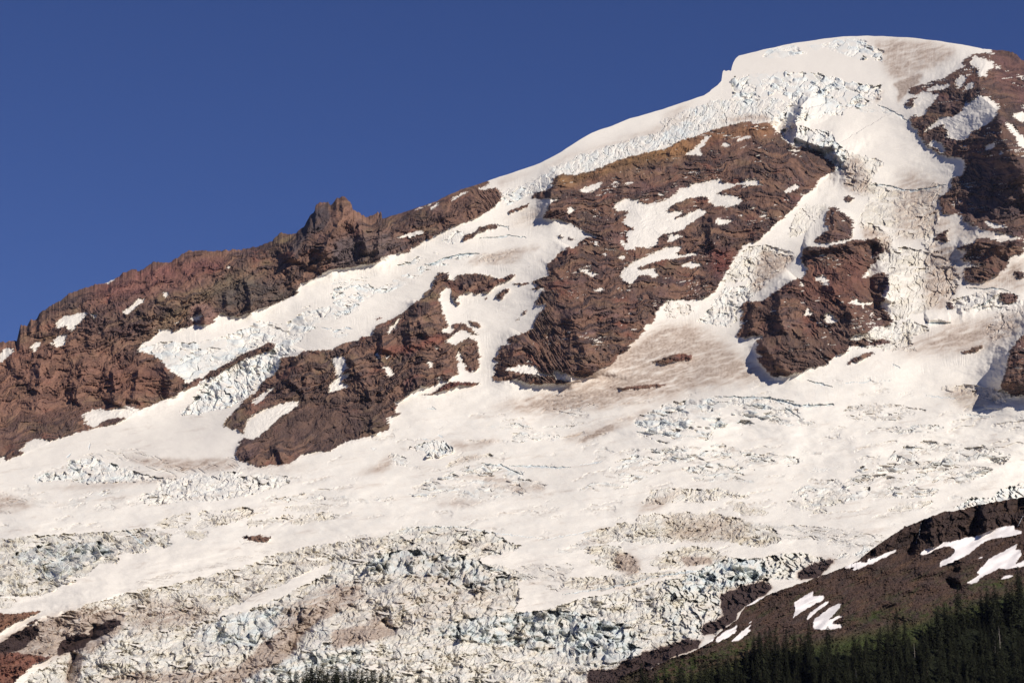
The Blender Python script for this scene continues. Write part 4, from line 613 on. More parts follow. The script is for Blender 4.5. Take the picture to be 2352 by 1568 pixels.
Yb = Y - .10 * (X - 1176) * smooth(880, 1150, Y)
R = np.interp(Yb, M_Y, M_R)
rel = np.zeros(N, f32)
mpp = R / FOC                                              # metres that one photo unit spans
g0 = np.interp(Yb, M_Y[:-1], -np.diff(M_R)) / mpp           # how fast the plain slope recedes, per unit climbed
rel -= rb6 * 4 + rb20 * 20 + rb60 * 70
low_ = smooth(850, 1100, Y)
rel += fbm(X / 360, Y / 200, 2, 1) * 60 * smooth(150, 500, Y)
rel += fbm((X + Y) / 120, (Y - .15 * X) / 46, 3, 2) * lerp(9, 16, low_)
rel += fbm(X / 45, (Y - .12 * X) / 16, 3, 3) * lerp(1.6, 3.6, low_) * (1 - rb6)
for ri, (pts, amp, wr, wl) in enumerate(RIDGES):
    if ri > 1 and 0 < amp <= 90: amp, wr, wl = amp * 1.55, max(wr, wl), min(wr, wl) * .8      # sunward side broad, far side steep
    elif amp < 0: amp *= 1.5
    mx_ = max(wr, wl) * 3.6
    xa = min(p[0] for p in pts) - mx_; xb = max(p[0] for p in pts) + mx_; ya = min(p[1] for p in pts) - mx_; yb = max(p[1] for p in pts) + mx_
    k = np.where((X > xa) & (X < xb) & (Y > ya) & (Y < yb))[0]
    if not len(k): continue
    q1 = fbm(X[k] / 26, Y[k] / 26, 3, 909) * 7
    d, s, par = sdline(X[k] + q1, Y[k] + q1 * .5, pts)
    w = wr + (wl - wr) * (.5 + .5 * np.clip(s, -1, 1))
    prof = np.clip((np.exp(-np.abs(d / w) ** 1.15) - .035) / .965, 0, 1)
    rel[k] -= amp * prof * smooth(0, .12, par) ** .5 * (1 - .6 * smooth(.85, 1, par))

# --- rock relief and colour
idx = np.where(rb6 > .02)[0]
xr, yr = X[idx], Y[idx]
left = smooth(1180, 1080, xr - (yr - 450) * .35)           # the left ridge
th = np.radians(lerp(lerp(6.0, 1.0, smooth(1700, 2100, xr)), 24.0, left))
wv = fbm(xr / 90, yr / 70, 3, 40) * 26 + fbm(xr / 24, yr / 20, 3, 41) * 5
uu = xr * np.cos(th) - yr * np.sin(th); vv = xr * np.sin(th) + yr * np.cos(th) + wv
st1 = fbm(uu / 150, vv / 11, 3, 50, .55); st2 = fbm(uu / 60, vv / 4.2, 2, 55)
fine0 = fbm(xr / 9, yr / 7, 2, 81)
rg = ridged(xr / 70 + wv * .01, yr / 80, 4, 60, .5)
rg2 = ridged(xr / 19, yr / 24, 3, 70, .55)
flute = ridged(xr / 7 + fbm(xr / 40, yr / 40, 2, 71) * 2, yr / 36, 3, 72, .55)
band = fbm(uu / 190, vv / 15, 2, 57, .5) * .8 + fbm(uu / 70, vv / 7, 2, 59) * .45
cliff = smooth(-.02, .16, band)                            # lava cliffs; scree and ledges between
rim = smooth(-.06, .06, band)
F1, F2, r1, r2, dx, dy = worley(uu / 17 + fine0 * .2, vv / 11, 61); G1, G2, s1, s2, ex, ey = worley(xr / 6.5, yr / 5.5, 62)
facet = dx * (r1 - .5) * 26 - dy * (r2 - .25) * 13 + (r1 - .5) * 6 + (ex * (s1 - .5) * 9 - ey * (s2 - .3) * 6 + (s2 - .5) * 3)
bulk = smooth(-.25, .35, fbm(xr / 90, yr / 60, 3, 58) + left * .25)
fine = fbm(xr / 4.2, yr / 3.4, 3, 80, .6)
rr = (-(rg - .4) * lerp(38, 46, left) - (rg2 - .4) * (4 + 6 * bulk) + st1 * 9 + st2 * (2.2 + 2.5 * cliff) - rim * (3 + 7 * smooth(0, .4, fbm(xr / 40, yr / 20, 2, 63))) + facet * (.10 + .38 * np.maximum(cliff, left * .7))
      - (flute - .4) * (1.5 + cliff * lerp(6, 11, left)) + fine * (1.2 + 2.6 * cliff))
rel[idx] += rr * smooth(0.02, .6, rb6[idx]) * (.22 + .78 * rockm[idx])
fct = np.zeros(N, f32); fct[idx] = r1 * .6 + s1 * .4
clf = np.zeros(N, f32); clf[idx] = cliff; flt = np.zeros(N, f32); flt[idx] = flute

def C3(*c): return np.array(c, f32)
big = fbm(X / 120, Y / 90, 3, 90); med = fbm(X / 30, Y / 22, 3, 91); fin = fbm(X / 5, Y / 4, 3, 92)
colr = np.tile(C3(.150, .088, .060), (N, 1))
leftN = smooth(1180, 1080, X - (Y - 450) * .35)
colr = mixc(colr, (.185, .115, .078), leftN * .6)
colr = mixc(colr, (.150, .118, .066), smooth(.05, .6, fbm(X / 100, Y / 50, 3, 93)) * (.35 + .4 * leftN))
colr = mixc(colr, (.175, .066, .045), smooth(.15, .6, fbm(X / 70, Y / 40, 3, 94)) * .55)
colr = mixc(colr, (.095, .070, .060), smooth(.0, .6, med) * .5)
colr = mixc(colr, (.085, .058, .045), smooth(1780, 1980, X) * .45)
# bands of lighter and darker lava follow the strata
stN = np.zeros(N, f32); stN[idx] = st1; st2N = np.zeros(N, f32); st2N[idx] = st2
colr = mixc(colr, (.070, .052, .048), clf * (.5 + .4 * smooth(.3, .8, flt)))
colr = mixc(colr, (.21, .12, .07), clf * smooth(.1, .7, fbm(X / 26, Y / 12, 3, 95)) * .45)
colr = mixc(colr, (.055, .038, .036), smooth(.10, .5, stN) * .55)
colr = mixc(colr, (.27, .16, .10), smooth(.2, .6, -st2N) * .35)
colr = mixc(colr, (.135, .085, .08), smooth(.1, .6, fbm(X / 60, Y / 35, 3, 96)) * .4)
colr = mixc(colr, (.24, .155, .09), smooth(.15, .55, -stN) * .34)
colr = mixc(colr, (.06, .04, .036), smooth(.25, .7, st2N) * .4)
TINTS = [  # (polygon, colour, amount, softness): lava of other colours, plus wall shade painted dark
 (C(2, [(1440, 480), (1700, 450), (1950, 345), (2230, 250), (2352, 230), (2352, 330), (1900, 430), (1700, 500), (1500, 560)]), (.27, .155, .055), .6, 8),
 (C(3, [(0, 950), (240, 880), (420, 830), (700, 810), (690, 900), (420, 900), (200, 980), (0, 1040)]), (.28, .15, .07), .55, 6),
 (C(1, [(2065, 350), (2150, 320), (2180, 400), (2170, 480), (2060, 520), (1990, 600), (1930, 700), (1900, 640), (1960, 520), (2030, 430)]), (.065, .055, .055), .85, 4),  # shaded left face of the pinnacle, painted dark
 (C(1, [(2190, 300), (2310, 320), (2352, 420), (2300, 560), (2170, 640), (2120, 560), (2180, 420)]), (.23, .13, .085), .6, 8), (C(1, [(2180, 600), (2300, 520), (2352, 560), (2352, 740), (2200, 750)]), (.085, .07, .068), .75, 8),
 (C(2, [(200, 860), (300, 850), (520, 900), (500, 960), (300, 1040), (100, 1080), (0, 1090), (0, 900)]), (.10, .08, .075), .7, 10), (C(2, [(820, 600), (1000, 560), (1100, 600), (1080, 650), (930, 750), (760, 820), (640, 760)]), (.17, .10, .07), .5, 12),
 (C(1, [(1380, 880), (1600, 800), (1900, 880), (1960, 920), (1800, 980), (1560, 1060), (1450, 1030), (1400, 960)]), (.085, .075, .062), .7, 10), (C(1, [(900, 1290), (1100, 1050), (1350, 900), (1600, 760), (1700, 790), (1450, 900), (1200, 1060), (1000, 1240)]), (.165, .135, .075), .6, 12),
 (C(1, [(0, 1240), (200, 1180), (700, 1250), (900, 1350), (880, 1560), (500, 1700), (0, 1800), (-700, 1900), (-700, 1300)]), (.22, .118, .078), .55, 30), (C(1, [(740, 1420), (900, 1380), (1080, 1420), (1060, 1560), (740, 1600)]), (.17, .085, .055), .55, 10),
 (C(1, [(1260, 980), (1350, 985), (1430, 1030), (1380, 1100), (1310, 1125), (1250, 1080)]), (.24, .15, .12), .7, 5), (C(1, [(580, 850), (1000, 730), (1500, 660), (1500, 740), (1200, 860), (800, 960), (560, 1010)]), (.20, .085, .07), .55, 14),
 (C(1, [(560, 1100), (900, 900), (1000, 960), (850, 1130), (520, 1170)]), (.10, .062, .055), .6, 14), (C(1, [(230, 1090), (480, 920), (700, 860), (600, 960), (350, 1060)]), (.095, .068, .058), .6, 12),
 (C(4, [(900, 460), (1300, 300), (1360, 560), (1200, 640), (1350, 740), (1100, 700), (800, 560)]), (.15, .062, .042), .5, 16), (C(4, [(500, 650), (700, 620), (700, 860), (500, 840)]), (.11, .065, .045), .5, 10), (C(4, [(620, 850), (1200, 900), (1050, 1050), (700, 1120)]), (.085, .058, .045), .55, 16),
 (C(5, [(0, 560), (350, 560), (370, 780), (60, 890), (-600, 900), (-500, 700)]), (.085, .058, .046), .7, 14), (C(5, [(250, 270), (520, 250), (700, 180), (740, 210), (500, 300), (300, 310)]), (.19, .06, .04), .6, 6),
 (C(4, [(300, 300), (420, 300), (450, 350), (380, 470), (300, 440)]), (.20, .06, .045), .5, 10), (C(10, [(420, 100), (784, 100), (784, 420), (430, 410)]), (.075, .058, .06), .6, 14), (C(3, [(2150, 330), (2352, 400), (2500, 700), (2352, 700), (2200, 560), (2120, 450)]), (.15, .075, .065), .5, 12),  # second: shadow on the right-hand wall, painted into the rock colour
 (C(5, [(555, 575), (770, 490), (990, 500), (760, 545)]), (.15, .06, .045), .8, 4), (C(6, [(-800, 1360), (150, 1370), (350, 1395), (90, 1560), (-800, 1900)]), (.19, .085, .055), .8, 6), (C(6, [(-800, 1090), (280, 1092), (0, 1235), (-800, 1500)]), (.21, .115, .07), .8, 5),
]
for pl, c, a, s in TINTS:
    k, sm = local([pl], s, X, Y)
    if len(k): colr[k] = mixc(colr[k], c, sm(X[k] + wx[k] * 2, Y[k] + wy[k] * 2) * min(1, a * 1.2) * (.8 + .3 * med[k]))
colr *= (.86 + .28 * fct)[:, None]
colr *= (1.16 - .22 * clf)[:, None]
colr *= np.clip(1 + fin * (.12 + .36 * clf) + med * .15, .45, 1.8)[:, None]
colr = mixc(colr, (.34, .29, .25), smooth(.55, .95, fbm(X / 3.2, Y / 2.6, 2, 97)) * .30)

lum = colr.mean(1)[:, None]; colr = (lum + (colr - lum) * 1.03) * C3(1.02, .985, 1.03)
# --- snow colour
q30 = fbm(X / 30, Y / 10, 3, 500); q9 = fbm(X / 9, Y / 5, 3, 501); q40 = fbm(X / 40, Y / 30, 3, 510); q41 = fbm(X / 40, Y / 30, 3, 511); q7 = fbm(X / 7, Y / 4, 3, 530)
q16 = fbm(X / 16, Y / 9, 4, 531, .6); q60 = fbm(X / 60, Y / 40, 2, 540); q22 = fbm(X / 22, Y / 14, 3, 550); q45 = fbm(X / 45, Y / 22, 3, 570)
cols = np.tile(C3(.82, .762, .668), (N, 1))
cols *= (1 + fbm(X / 160, Y / 60, 3, 120) * .035)[:, None]
streak = fbm(X / 60, (Y + .14 * X + q40 * 12) / 3.2, 3, 121)
dirt_shade = smooth(.12, .7, fbm(X / 130, (Y + .15 * X) / 14, 4, 122)) * .42 * smooth(880, 980, Y) * smooth(-.4, .4, streak) + smooth(.2, .8, streak) * .2 * smooth(1.2, .2, fbm(X / 200, Y / 90, 2, 123) + .6)
down_ = smooth(820, 700, Y) * smooth(1450, 1600, X)
flow = fbm(X / 70, (Y + .16 * X) / 2.6 + q40 * 3, 3, 131, .6) * (1 - down_) + fbm((X + .12 * Y) / 3.2 + q40, Y / 80, 3, 132, .6) * 1.2 * down_
fanflow = fbm((X + 1.6 * Y) / 90, (Y + .42 * X) / 7 + q40 * 1.5, 4, 133, .55)
dtex = .58 + .40 * fbm(X / 34, (Y + .2 * X) / 10, 3, 130, .5) + .18 * flow + .42 * fanflow
for pl, a, s in DIRT_SHADE:
    k, sm = local([pl], s, X, Y)
    if len(k): dirt_shade[k] = np.maximum(dirt_shade[k], np.clip(sm(X[k] + wx[k] * 1.5, Y[k] + wy[k] * 1.5) * a * (dtex[k] + (.35 if a > .8 else 0)) * 2.5, 0, 1.6 if a >= 1 else .92))
# runnels down the steep snow fans
fan = smooth(980, 820, Y) * smooth(300, 420, Y)
run = ridged(X / 5.5 + fbm(X / 30, Y / 60, 2, 140) * 1.2 - Y * .01, Y / 90, 2, 141)
cols *= (1 - .06 * fan * smooth(.55, .95, run) * smooth(-.1, .4, q60))[:, None]
rel += fan * (1 - rb6) * (run - .5) * -1.2 * smooth(-.1, .4, q60)

# --- broken ice
ice_w = np.zeros(N, f32); irel = np.zeros(N, f32)
for zi, (pl, kind, strg, dz, bz, ang, ln, ht) in enumerate(ZONES):
    k, sm = local(pl if isinstance(pl[0], list) else [pl], 3.0, X, Y, 26)
    if not len(k): continue
    pre = sm(X[k], Y[k]); 
    x, y = X[k], Y[k]
    e = sm(x + wx[k] * 2.4 + q30[k] * 10, y + wy[k] * 1.8) + q9[k] * .25
    sel = e > .3; k = k[sel]; x = x[sel]; y = y[sel]; e = e[sel]
    if not len(k): continue
    mk = smooth(.38, .60, e)
    hole = smooth(-.12, .10, fbm(x / (ln * 1.9), (y - .1 * x) / (ht * 1.3), 3, 600 + zi) + {'s': .26, 'b': -.02, 'l': .06, 'c': .9, 'B': .30, 'm': .5}[kind] + .12 * strg)
    mk = mk * hole
    a = math.radians(ang); qx = q40[k] * 12; qy = q41[k] * 8
    ux = (x + qx) * math.cos(a) - (y + qy) * math.sin(a); vy = (x + qx) * math.sin(a) + (y + qy) * math.cos(a)
    gg = g0[k]; yq0 = True
    if kind in 'bB':
        BB = kind == 'B'; lw = ln * (1.0 if BB else 1.0); lh = ht * (1.15 if BB else 1.0); wd = .42 if BB else .32
        F1, F2, r1, r2, dx, dy = worley(ux / lw, vy / lh, 900 + zi)
        g1, g2, s1, s2, ex, ey = worley(ux / (lw * .36), vy / (lh * .42), 950 + zi)
        face = smooth(.25, .6, r2); wedge = (s2 - .5)
        c2 = smooth(.35, .75, r1)
        d = gg * face * dy * lh * .62 + np.abs(dx + (r1 - .5) * .6) * lw * wd * face + c2 * (gg * ey * lh * .42 * .36 + np.abs(ex) * lw * .36 * .4) + (r1 - .5) * 7 + (s1 - .5) * 3 * c2
        crack = 1 - smooth(.02, .14, F2 - F1)
        d += crack * face * 1.2
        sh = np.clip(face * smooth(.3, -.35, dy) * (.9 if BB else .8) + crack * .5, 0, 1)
        dl = np.clip(dz * (.25 + 1.1 * smooth(.45, .6, s1) * (1 - face * .4) + .8 * q7[k]), 0, 1)
        dl = np.maximum(dl, .35 * crack * min(1, dz * 2.0))
    elif kind == 's':
        tall = bz >= .7; lw = ln * (.42 if tall else .55); lh = ht * (1.7 if tall else 1.2)
        F1, F2, r1, r2, dx, dy = worley(ux / (lw * 2.2), vy / (lh * 1.6), 900 + zi)
        g1, g2, s1, s2, ex, ey = worley(ux / lw, vy / lh, 950 + zi)
        h1, h2, t1, t2, fx_, fy_ = worley(ux / (lw * .45), vy / (lh * .5), 970 + zi)
        big_ = smooth(.2, .6, r1)
        d = gg * dy * lh * 1.6 * .42 * big_ + np.abs(dx + r2 * .6 - .3) * lw * 2.2 * .7 * big_
        amp_ = (.40 + .62 * smooth(-.45, .55, q45[k] + .4 * fbm(x / 130, (y + .25 * x) / 30, 2, 541))) * (1 if yq0 else .8)
        d *= amp_
        d += (gg * ey * lh * (.30 + .25 * s1) + np.abs(ex + (s2 - .5) * .5) * lw * 1.15) * amp_
        d += (gg * fy_ * lh * .5 * .30 + np.abs(fx_) * lw * .45 * .7) * (.2 + .5 * t1) * amp_
        d += (r1 - .5) * 8 + (s1 - .5) * 6 + (t2 - .5) * 3 + q60[k] * 20
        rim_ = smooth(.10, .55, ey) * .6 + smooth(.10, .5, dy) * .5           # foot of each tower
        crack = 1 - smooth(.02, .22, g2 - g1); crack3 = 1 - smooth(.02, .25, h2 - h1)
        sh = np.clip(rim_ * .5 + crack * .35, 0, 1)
        band_ = smooth(-.35, .45, fbm(x / 110, (y + .3 * x) / 14, 3, 542) + .35 * q45[k])  # dirt bands along the flow, doubling as painted mid-tone shadow
        dl = np.clip(dz * ((.16 + .30 * crack * (s2 > .4) + .18 * crack3 * (t1 > .5) + .30 * rim_ * r2) * (.5 + .9 * band_) + .35 * band_ + .85 * q16[k] + .7 * flow[k]), 0, .85)
    elif kind == 'c':                                     # a steep ice wall: upright flutes, cracks and thin layers
        F1, F2, r1, r2, dx, dy = worley(ux / 9, vy / 22, 900 + zi)
        g1, g2, s1, s2, ex, ey = worley(ux / 20, vy / 9, 950 + zi)
        crack = (1 - smooth(.02, .16, F2 - F1)) * (r2 > .55)
        d = gg * dy * 8 * .3 + np.abs(dx) * 6 * r1 + (r1 - .5) * 4 + (s1 - .5) * 3 + crack * 5 + q9[k] * 3 - mk * 4
        lay = fbm(ux / 50, vy / 1.8, 2, 566)
        sh = np.clip(crack * .8 + smooth(.55, .9, r1) * .45, 0, 1); dl = np.clip(dz * (.2 + crack * 1.5 + smooth(.1, .6, lay) * 1.2), 0, 1)
    elif kind == 'm':                                     # long rolls and thin open cracks
        q = vy / ht + fbm(x / 220, y / 120, 2, 520 + zi) * 1.8 + q30[k] * .16; fr = q - np.floor(q); row = np.floor(q)
        gate = smooth(.26, .42, fbm(x / (ln * 1.1) + row * 5.1, row * 7.37, 2, 560 + zi) + .12 * q9[k])
        cut = smooth(.0, .05, fr) * (1 - smooth(.14, .24, fr))
        d = gg * ht * gate * (np.minimum(fr, .20) - .20 * smooth(.20, 1, fr)) * .95; sh = cut * gate
        ci0 = np.clip(gate * (1 - smooth(.2, .9, fr)) * smooth(-.1, .5, q7[k] + .3 * flow[k]), 0, 1)
        dl = np.clip(dz * ci0 * 1.3 + .2 * sh, 0, 1)
    else:
        q = vy / ht + fbm(ux / ln, vy / (ht * 3), 3, 520 + zi) * 1.6; fr = q - np.floor(q)
        gate = smooth(-.15, .2, fbm(ux / (ln * .8), vy / (ht * .9), 3, 560 + zi))
        cut = smooth(.0, .06, fr) * (1 - smooth(.30, .42, fr))
        d = gg * ht * gate * (np.minimum(fr, .36) - .36 * smooth(.36, 1, fr)) * .95 + fbm(x / 5, y / 3, 2, 561) * .8; sh = cut * gate
        dl = np.clip(dz * (.3 + .8 * cut * gate + .7 * fbm(ux / 30, vy / 3, 3, 532)), 0, 1)
    d = d * mpp[k]
    w_ = mk * min(strg, 1.5)
    irel[k] = irel[k] * (1 - mk) + d * w_
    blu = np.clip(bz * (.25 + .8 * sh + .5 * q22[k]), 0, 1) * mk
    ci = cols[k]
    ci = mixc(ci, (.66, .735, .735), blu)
    ci = mixc(ci, (.50, .58, .595), np.clip(sh * bz * 1.1, 0, 1) * mk * .5)  # shade of recesses and block faces painted blue-grey into the ice
    ci = mixc(ci, (.36, .29, .225), np.clip(dl, 0, 1) * mk * .78)
    if kind == 's' and dz > .3: ci = mixc(ci, (.66, .60, .47), np.clip(.25 + smooth(-.2, .6, q45[k]) * .5 + q7[k] * .3, 0, 1) * mk * min(1, dz * 1.6))
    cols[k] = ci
    ice_w[k] = np.maximum(ice_w[k], mk * (kind != 'm'))
dn = .88 + .22 * fbm(X / 6, Y / 4, 3, 580)
rel += irel
cols = mixc(cols, (.42, .315, .24), np.clip(dirt_shade * dn, 0, 1))
cols = mixc(cols, (.055, .034, .028), smooth(.98, 1.2, dirt_shade * (.85 + .3 * dn)))
rel -= smooth(.98, 1.2, dirt_shade) * (fin * 4 + med * 8)
for pts, w, dp in CREV:
    xa = min(p[0] for p in pts) - 12; xb = max(p[0] for p in pts) + 12; ya = min(p[1] for p in pts) - 12; yb = max(p[1] for p in pts) + 12
    k = np.where((X > xa) & (X < xb) & (Y > ya) & (Y < yb))[0]
    if not len(k): continue
    d, s, par = sdline(X[k] + fbm(X[k] / 14, Y[k] / 9, 3, 700) * 3, Y[k] + fbm(X[k] / 14, Y[k] / 9, 3, 701) * 3, pts)
    ww = w * (1.15 - 2 * np.abs(par - .5) ** 1.5) * (1 + .5 * fbm(X[k] / 12, Y[k] / 12, 2, 702))
    c = 1 - smooth(.35, 1.0, d / np.maximum(ww, .2))
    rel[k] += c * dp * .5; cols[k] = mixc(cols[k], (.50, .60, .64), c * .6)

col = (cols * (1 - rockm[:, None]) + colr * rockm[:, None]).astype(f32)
# rubble and thin dirt spill on snow right at the rock's foot
spill = smooth(.12, .5, samp(blur(rock_img, 5), X, Y - 3)) * (1 - rockm) * smooth(.2, .8, n1 + .3)
col = mixc(col, (.30, .22, .17), spill * .35)
edge = np.clip(1 - (Y - np.repeat(PY[0][None, :], nr, 0).ravel()) / 60, 0, 1)
rel *= (1 - .75 * edge ** 3)
R = R + rel
P = np.stack(world(X, Y, R), 1)
G = np.arange(N, dtype=np.int64).reshape(nr, nc)
Q = np.stack([G[1:, :-1], G[1:, 1:], G[:-1, 1:], G[:-1, :-1]], -1).reshape(-1, 4)
rockq = is_rock[Q].mean(1) > .5
iceq = ice_w[Q].mean(1) > .5
yq = Y[Q[:, 0]]; xq = X[Q[:, 0]]
def tag(o, label=None, cat=None, group=None, kind=None):
    if label: o['label'] = label
    if cat: o['category'] = cat
    if group: o['group'] = group
    if kind: o['kind'] = kind
    return o
gl = ~rockq
PATCH = {'a': 'ragged white snow patch high on the left ridge near its left end', 'b': 'smaller snow patch directly below the ragged one on the left ridge', 'c': 'small notched snow patch between the left frame edge and the paired patches',
 'd': 'snow patch cut by the left frame edge on the left ridge', 'e': 'diagonal snow sliver in the middle of the left ridge', 'f': 'small five sided snow spot above the hanging glacier on the left ridge',
 'h': 'flat snow bank at the lower foot of the left ridge above the glacier', 'i': 'zigzag snow patch on the dark end of the middle buttress', 'j': 'sharp wedge of snow on the lowest part of the middle buttress',
 'k': 'narrow forked snow strip on the upper middle buttress', 'l': 'ragged snow spot in the brown middle of the lower buttress', 'm': 'round snow spot right of centre on the middle buttress',
 'o': 'slanting snow sliver under the orange lava rim of the central wall', 'q': 'largest branching snow field in the middle of the central rock wall', 'r': 'lower snow field with a pointed foot on the central rock wall',
 's': 'thin hanging snow crescent on the left part of the central wall', 't': 'small oval snow spot low on the central wall', 'u': 'small snow flag near the right edge of the central wall', 'v': 'tiny snow apron right of the largest field on the central wall',
 'x': 'snow gully dropping from the orange cliff at the top of the central wall', 'y': 'lens shaped snow patch low on the right part of the central wall', 'z': 'overhanging snow ledge along the bottom of the central wall'}
pid = np.zeros(N, np.int16); keys = sorted(PATCH)
for i_, key in enumerate(keys):
    k, sm = local([pl for kk_, pl in SNOW if kk_ == key], 2.0, X, Y)
    near_ = sm(X[k] + wx[k] + wxf[k], Y[k] + wy[k] + wyf[k]) > .22
    pid[k[near_ & ~is_rock[k] & (samp(rock_raw, X[k], Y[k]) > .2)]] = i_ + 1
qpid = np.where(gl, pid[Q[:, 0]], 0)
gl = gl & (qpid == 0)
cap = gl & (yq < 480 + (xq > 1930) * 60) & (xq > 1100)
low = gl & ~cap & iceq & (yq > 1170 + q60[Q[:, 0]] * 60)
rest = gl & ~cap & ~low
# the far side of the summit ridge
kb = 14
bx = PX[0]; by = PY[0]; bR = R.reshape(nr, nc)[0]
rows = [np.stack(world(bx, by, bR), 1)]
for i in range(1, kb):
    s = (i / kb) ** 1.6
    rows.append(np.stack(world(bx, by + 420 * s + 3 * i, bR * (1 + .16 * s + .006 * i)), 1))
BP = np.concatenate(rows); BG = np.arange(len(BP)).reshape(kb, nc)
BQ = np.stack([BG[:-1, :-1], BG[:-1, 1:], BG[1:, 1:], BG[1:, :-1]], -1).reshape(-1, 4)
top_rock = is_rock.reshape(nr, nc)[3]
bcol = np.where(np.tile(top_rock, kb)[:, None], C3(.15, .09, .06), C3(.8, .745, .7)).astype(f32)
bq_rock = np.tile(top_rock[:-1], kb - 1)
PA = np.concatenate([P, BP]); CA = np.concatenate([col, bcol]); BQ = BQ + N
tag(mesh_from('mountain', PA, np.concatenate([Q[rockq], BQ[bq_rock]]), CA, M_ROCK), 'brown and red volcanic rock of the big mountain, ridge, walls and ribs between the ice', 'mountain', None, 'structure')
tag(mesh_from('summit_snow', PA, np.concatenate([Q[cap], BQ[~bq_rock]]), CA, M_SNOW), 'white domed summit ice cap with broken ice steps and a long ice cliff', 'summit ice', None, 'structure')
tag(mesh_from('glacier', PA, Q[rest], CA, M_SNOW), 'broad snow covered glacier with crevasse fields between the rock walls', 'glacier', None, 'structure')
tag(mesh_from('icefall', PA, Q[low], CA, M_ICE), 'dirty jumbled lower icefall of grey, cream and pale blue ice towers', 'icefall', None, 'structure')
for i_, key in enumerate(keys):
    if (qpid == i_ + 1).sum() > 20: tag(mesh_from('snow_patch', PA, Q[qpid == i_ + 1], CA, M_SNOW), PATCH[key], 'snow patch', 'snow patches on the mountain rock')
del PA, CA, P, col, cols, colr

# ================================================================== THE NEAR SLOPE
HX, HY, HT = make_grid(HILLTOP, 1950, STEP * 1.0, 1)
hr, hc = HX.shape
hj = fbm(HX[0] / 12, HX[0] * 0, 4, 25) * 2.6 + fbm(HX[0] / 3, HX[0] * 0, 2, 26) * .9
HY = HY + hj[None, :] * np.clip(1 - (HY - HY[0:1]) / 40, 0, 1) ** 2
x = HX.ravel(); y = HY.ravel(); HN = x.size
topy = np.repeat(HY[0][None, :], hr, 0).ravel()
Rh = np.interp(y - .30 * (x - 1900), H_Y, H_R)
def hill_relief(x, y, topy):
    cliff = samp(HCL, x, y)
    r = fbm(x / 260, y / 120, 3, 801) * 26 + fbm(x / 60, (y + .45 * x) / 26, 4, 802) * 8 + fbm(x / 14, (y + .4 * x) / 8, 4, 803, .6) * 4.0 + fbm(x / 4.5, y / 3.2, 3, 805, .6) * 1.6 - smooth(.35, .8, fbm(x / 7, y / 5, 2, 806)) * 3
    W1, W2, v1, v2, ux_, uy_ = worley(x / 15 + fbm(x / 12, y / 12, 2, 807) * .5, y / 17, 808)
    r += (-(ridged(x / 30 + fbm(x / 30, y / 30, 2, 809) * .6, y / 75, 4, 804, .5) - .45) * 26 + (v1 - .5) * 3 + ux_ * (v2 - .4) * 5 - uy_ * 3) * cliff
    # rises to a rounded rim
    r -= 14 * np.exp(-np.clip(y - topy, 0, 400) / 22.0)
    return r
HCL = blur(raster([C(8, [(1500, 700), (1560, 560), (1650, 515), (1850, 445), (2050, 405), (2352, 345), (2800, 250), (2800, 600), (2300, 540), (2100, 600), (1950, 620), (1800, 680), (1700, 680), (1600, 660)]),
    C(8, [(1200, 800), (1350, 690), (1500, 600), (1560, 560), (1600, 600), (1500, 690), (1350, 760)])]), 8)
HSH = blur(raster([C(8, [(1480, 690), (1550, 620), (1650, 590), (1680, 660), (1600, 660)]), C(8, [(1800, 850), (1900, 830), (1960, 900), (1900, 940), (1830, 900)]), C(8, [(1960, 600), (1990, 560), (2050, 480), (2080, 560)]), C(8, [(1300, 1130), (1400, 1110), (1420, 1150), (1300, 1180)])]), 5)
hrel = hill_relief(x, y, topy)
for pts, amp, wr, wl in [(C(8, [(1700, 520), (1620, 640), (1600, 700)]), -30, 10, 20), (C(8, [(2060, 420), (2040, 500), (1990, 590)]), -34, 10, 20), (C(8, [(2060, 420), (2110, 500), (2100, 590)]), 25, 14, 14), (C(8, [(2320, 380), (2260, 540)]), -25, 14, 14),
    (C(8, [(1760, 480), (1760, 660)]), 22, 14, 14), (C(8, [(1890, 830), (1830, 880), (1900, 930)]), -26, 12, 20), (C(8, [(1680, 860), (1800, 820), (1960, 920)]), 10, 20, 10), (C(8, [(1700, 980), (1500, 1060), (1300, 1150)]), -7, 10, 20),
    (C(8, [(1180, 1150), (1280, 1080), (1500, 1040)]), 10, 20, 10), (C(8, [(1250, 1180), (1350, 1130), (1560, 1130)]), 10, 20, 8)]:
    d, s, par = sdline(x, y, pts); w = wr + (wl - wr) * (.5 + .5 * np.clip(s, -1, 1)); hrel -= amp * np.exp(-np.abs(d / w) ** 1.2)
hwx = fbm(x / 10, y / 10, 4, 811) * 3.0; hwy = fbm(x / 10, y / 10, 4, 812) * 2.4
hc_ = np.tile(C3(.080, .050, .040), (HN, 1))
m2 = fbm(x / 40, (y + .45 * x) / 16, 4, 820); f2 = fbm(x / 5, y / 4, 3, 821, .6)
hc_ = mixc(hc_, (.105, .062, .040), smooth(0, .6, m2) * .7); hc_ = mixc(hc_, (.050, .038, .036), smooth(0, .6, -m2) * .6)
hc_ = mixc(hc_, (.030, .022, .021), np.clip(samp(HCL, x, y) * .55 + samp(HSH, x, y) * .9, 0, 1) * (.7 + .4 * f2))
gm = samp(blur(raster(GREEN), 7), x + hwx * 3, y + hwy * 3) * smooth(-.5, .4, fbm(x / 16, y / 8, 4, 822))
gm = np.maximum(gm, smooth(0, 40, y - np.interp(x, [1300, 1500, 1700, 1900, 2100, 2352, 2600], [1580, 1560, 1490, 1450, 1410, 1330, 1250])) * .9)
forest_floor = smooth(10, 45, y - np.interp(x, [1440, 1560, 1690, 1790, 1990, 2096, 2188, 2256, 2340, 2600], [1610, 1560, 1510, 1475, 1475, 1450, 1410, 1390, 1350, 1250]))
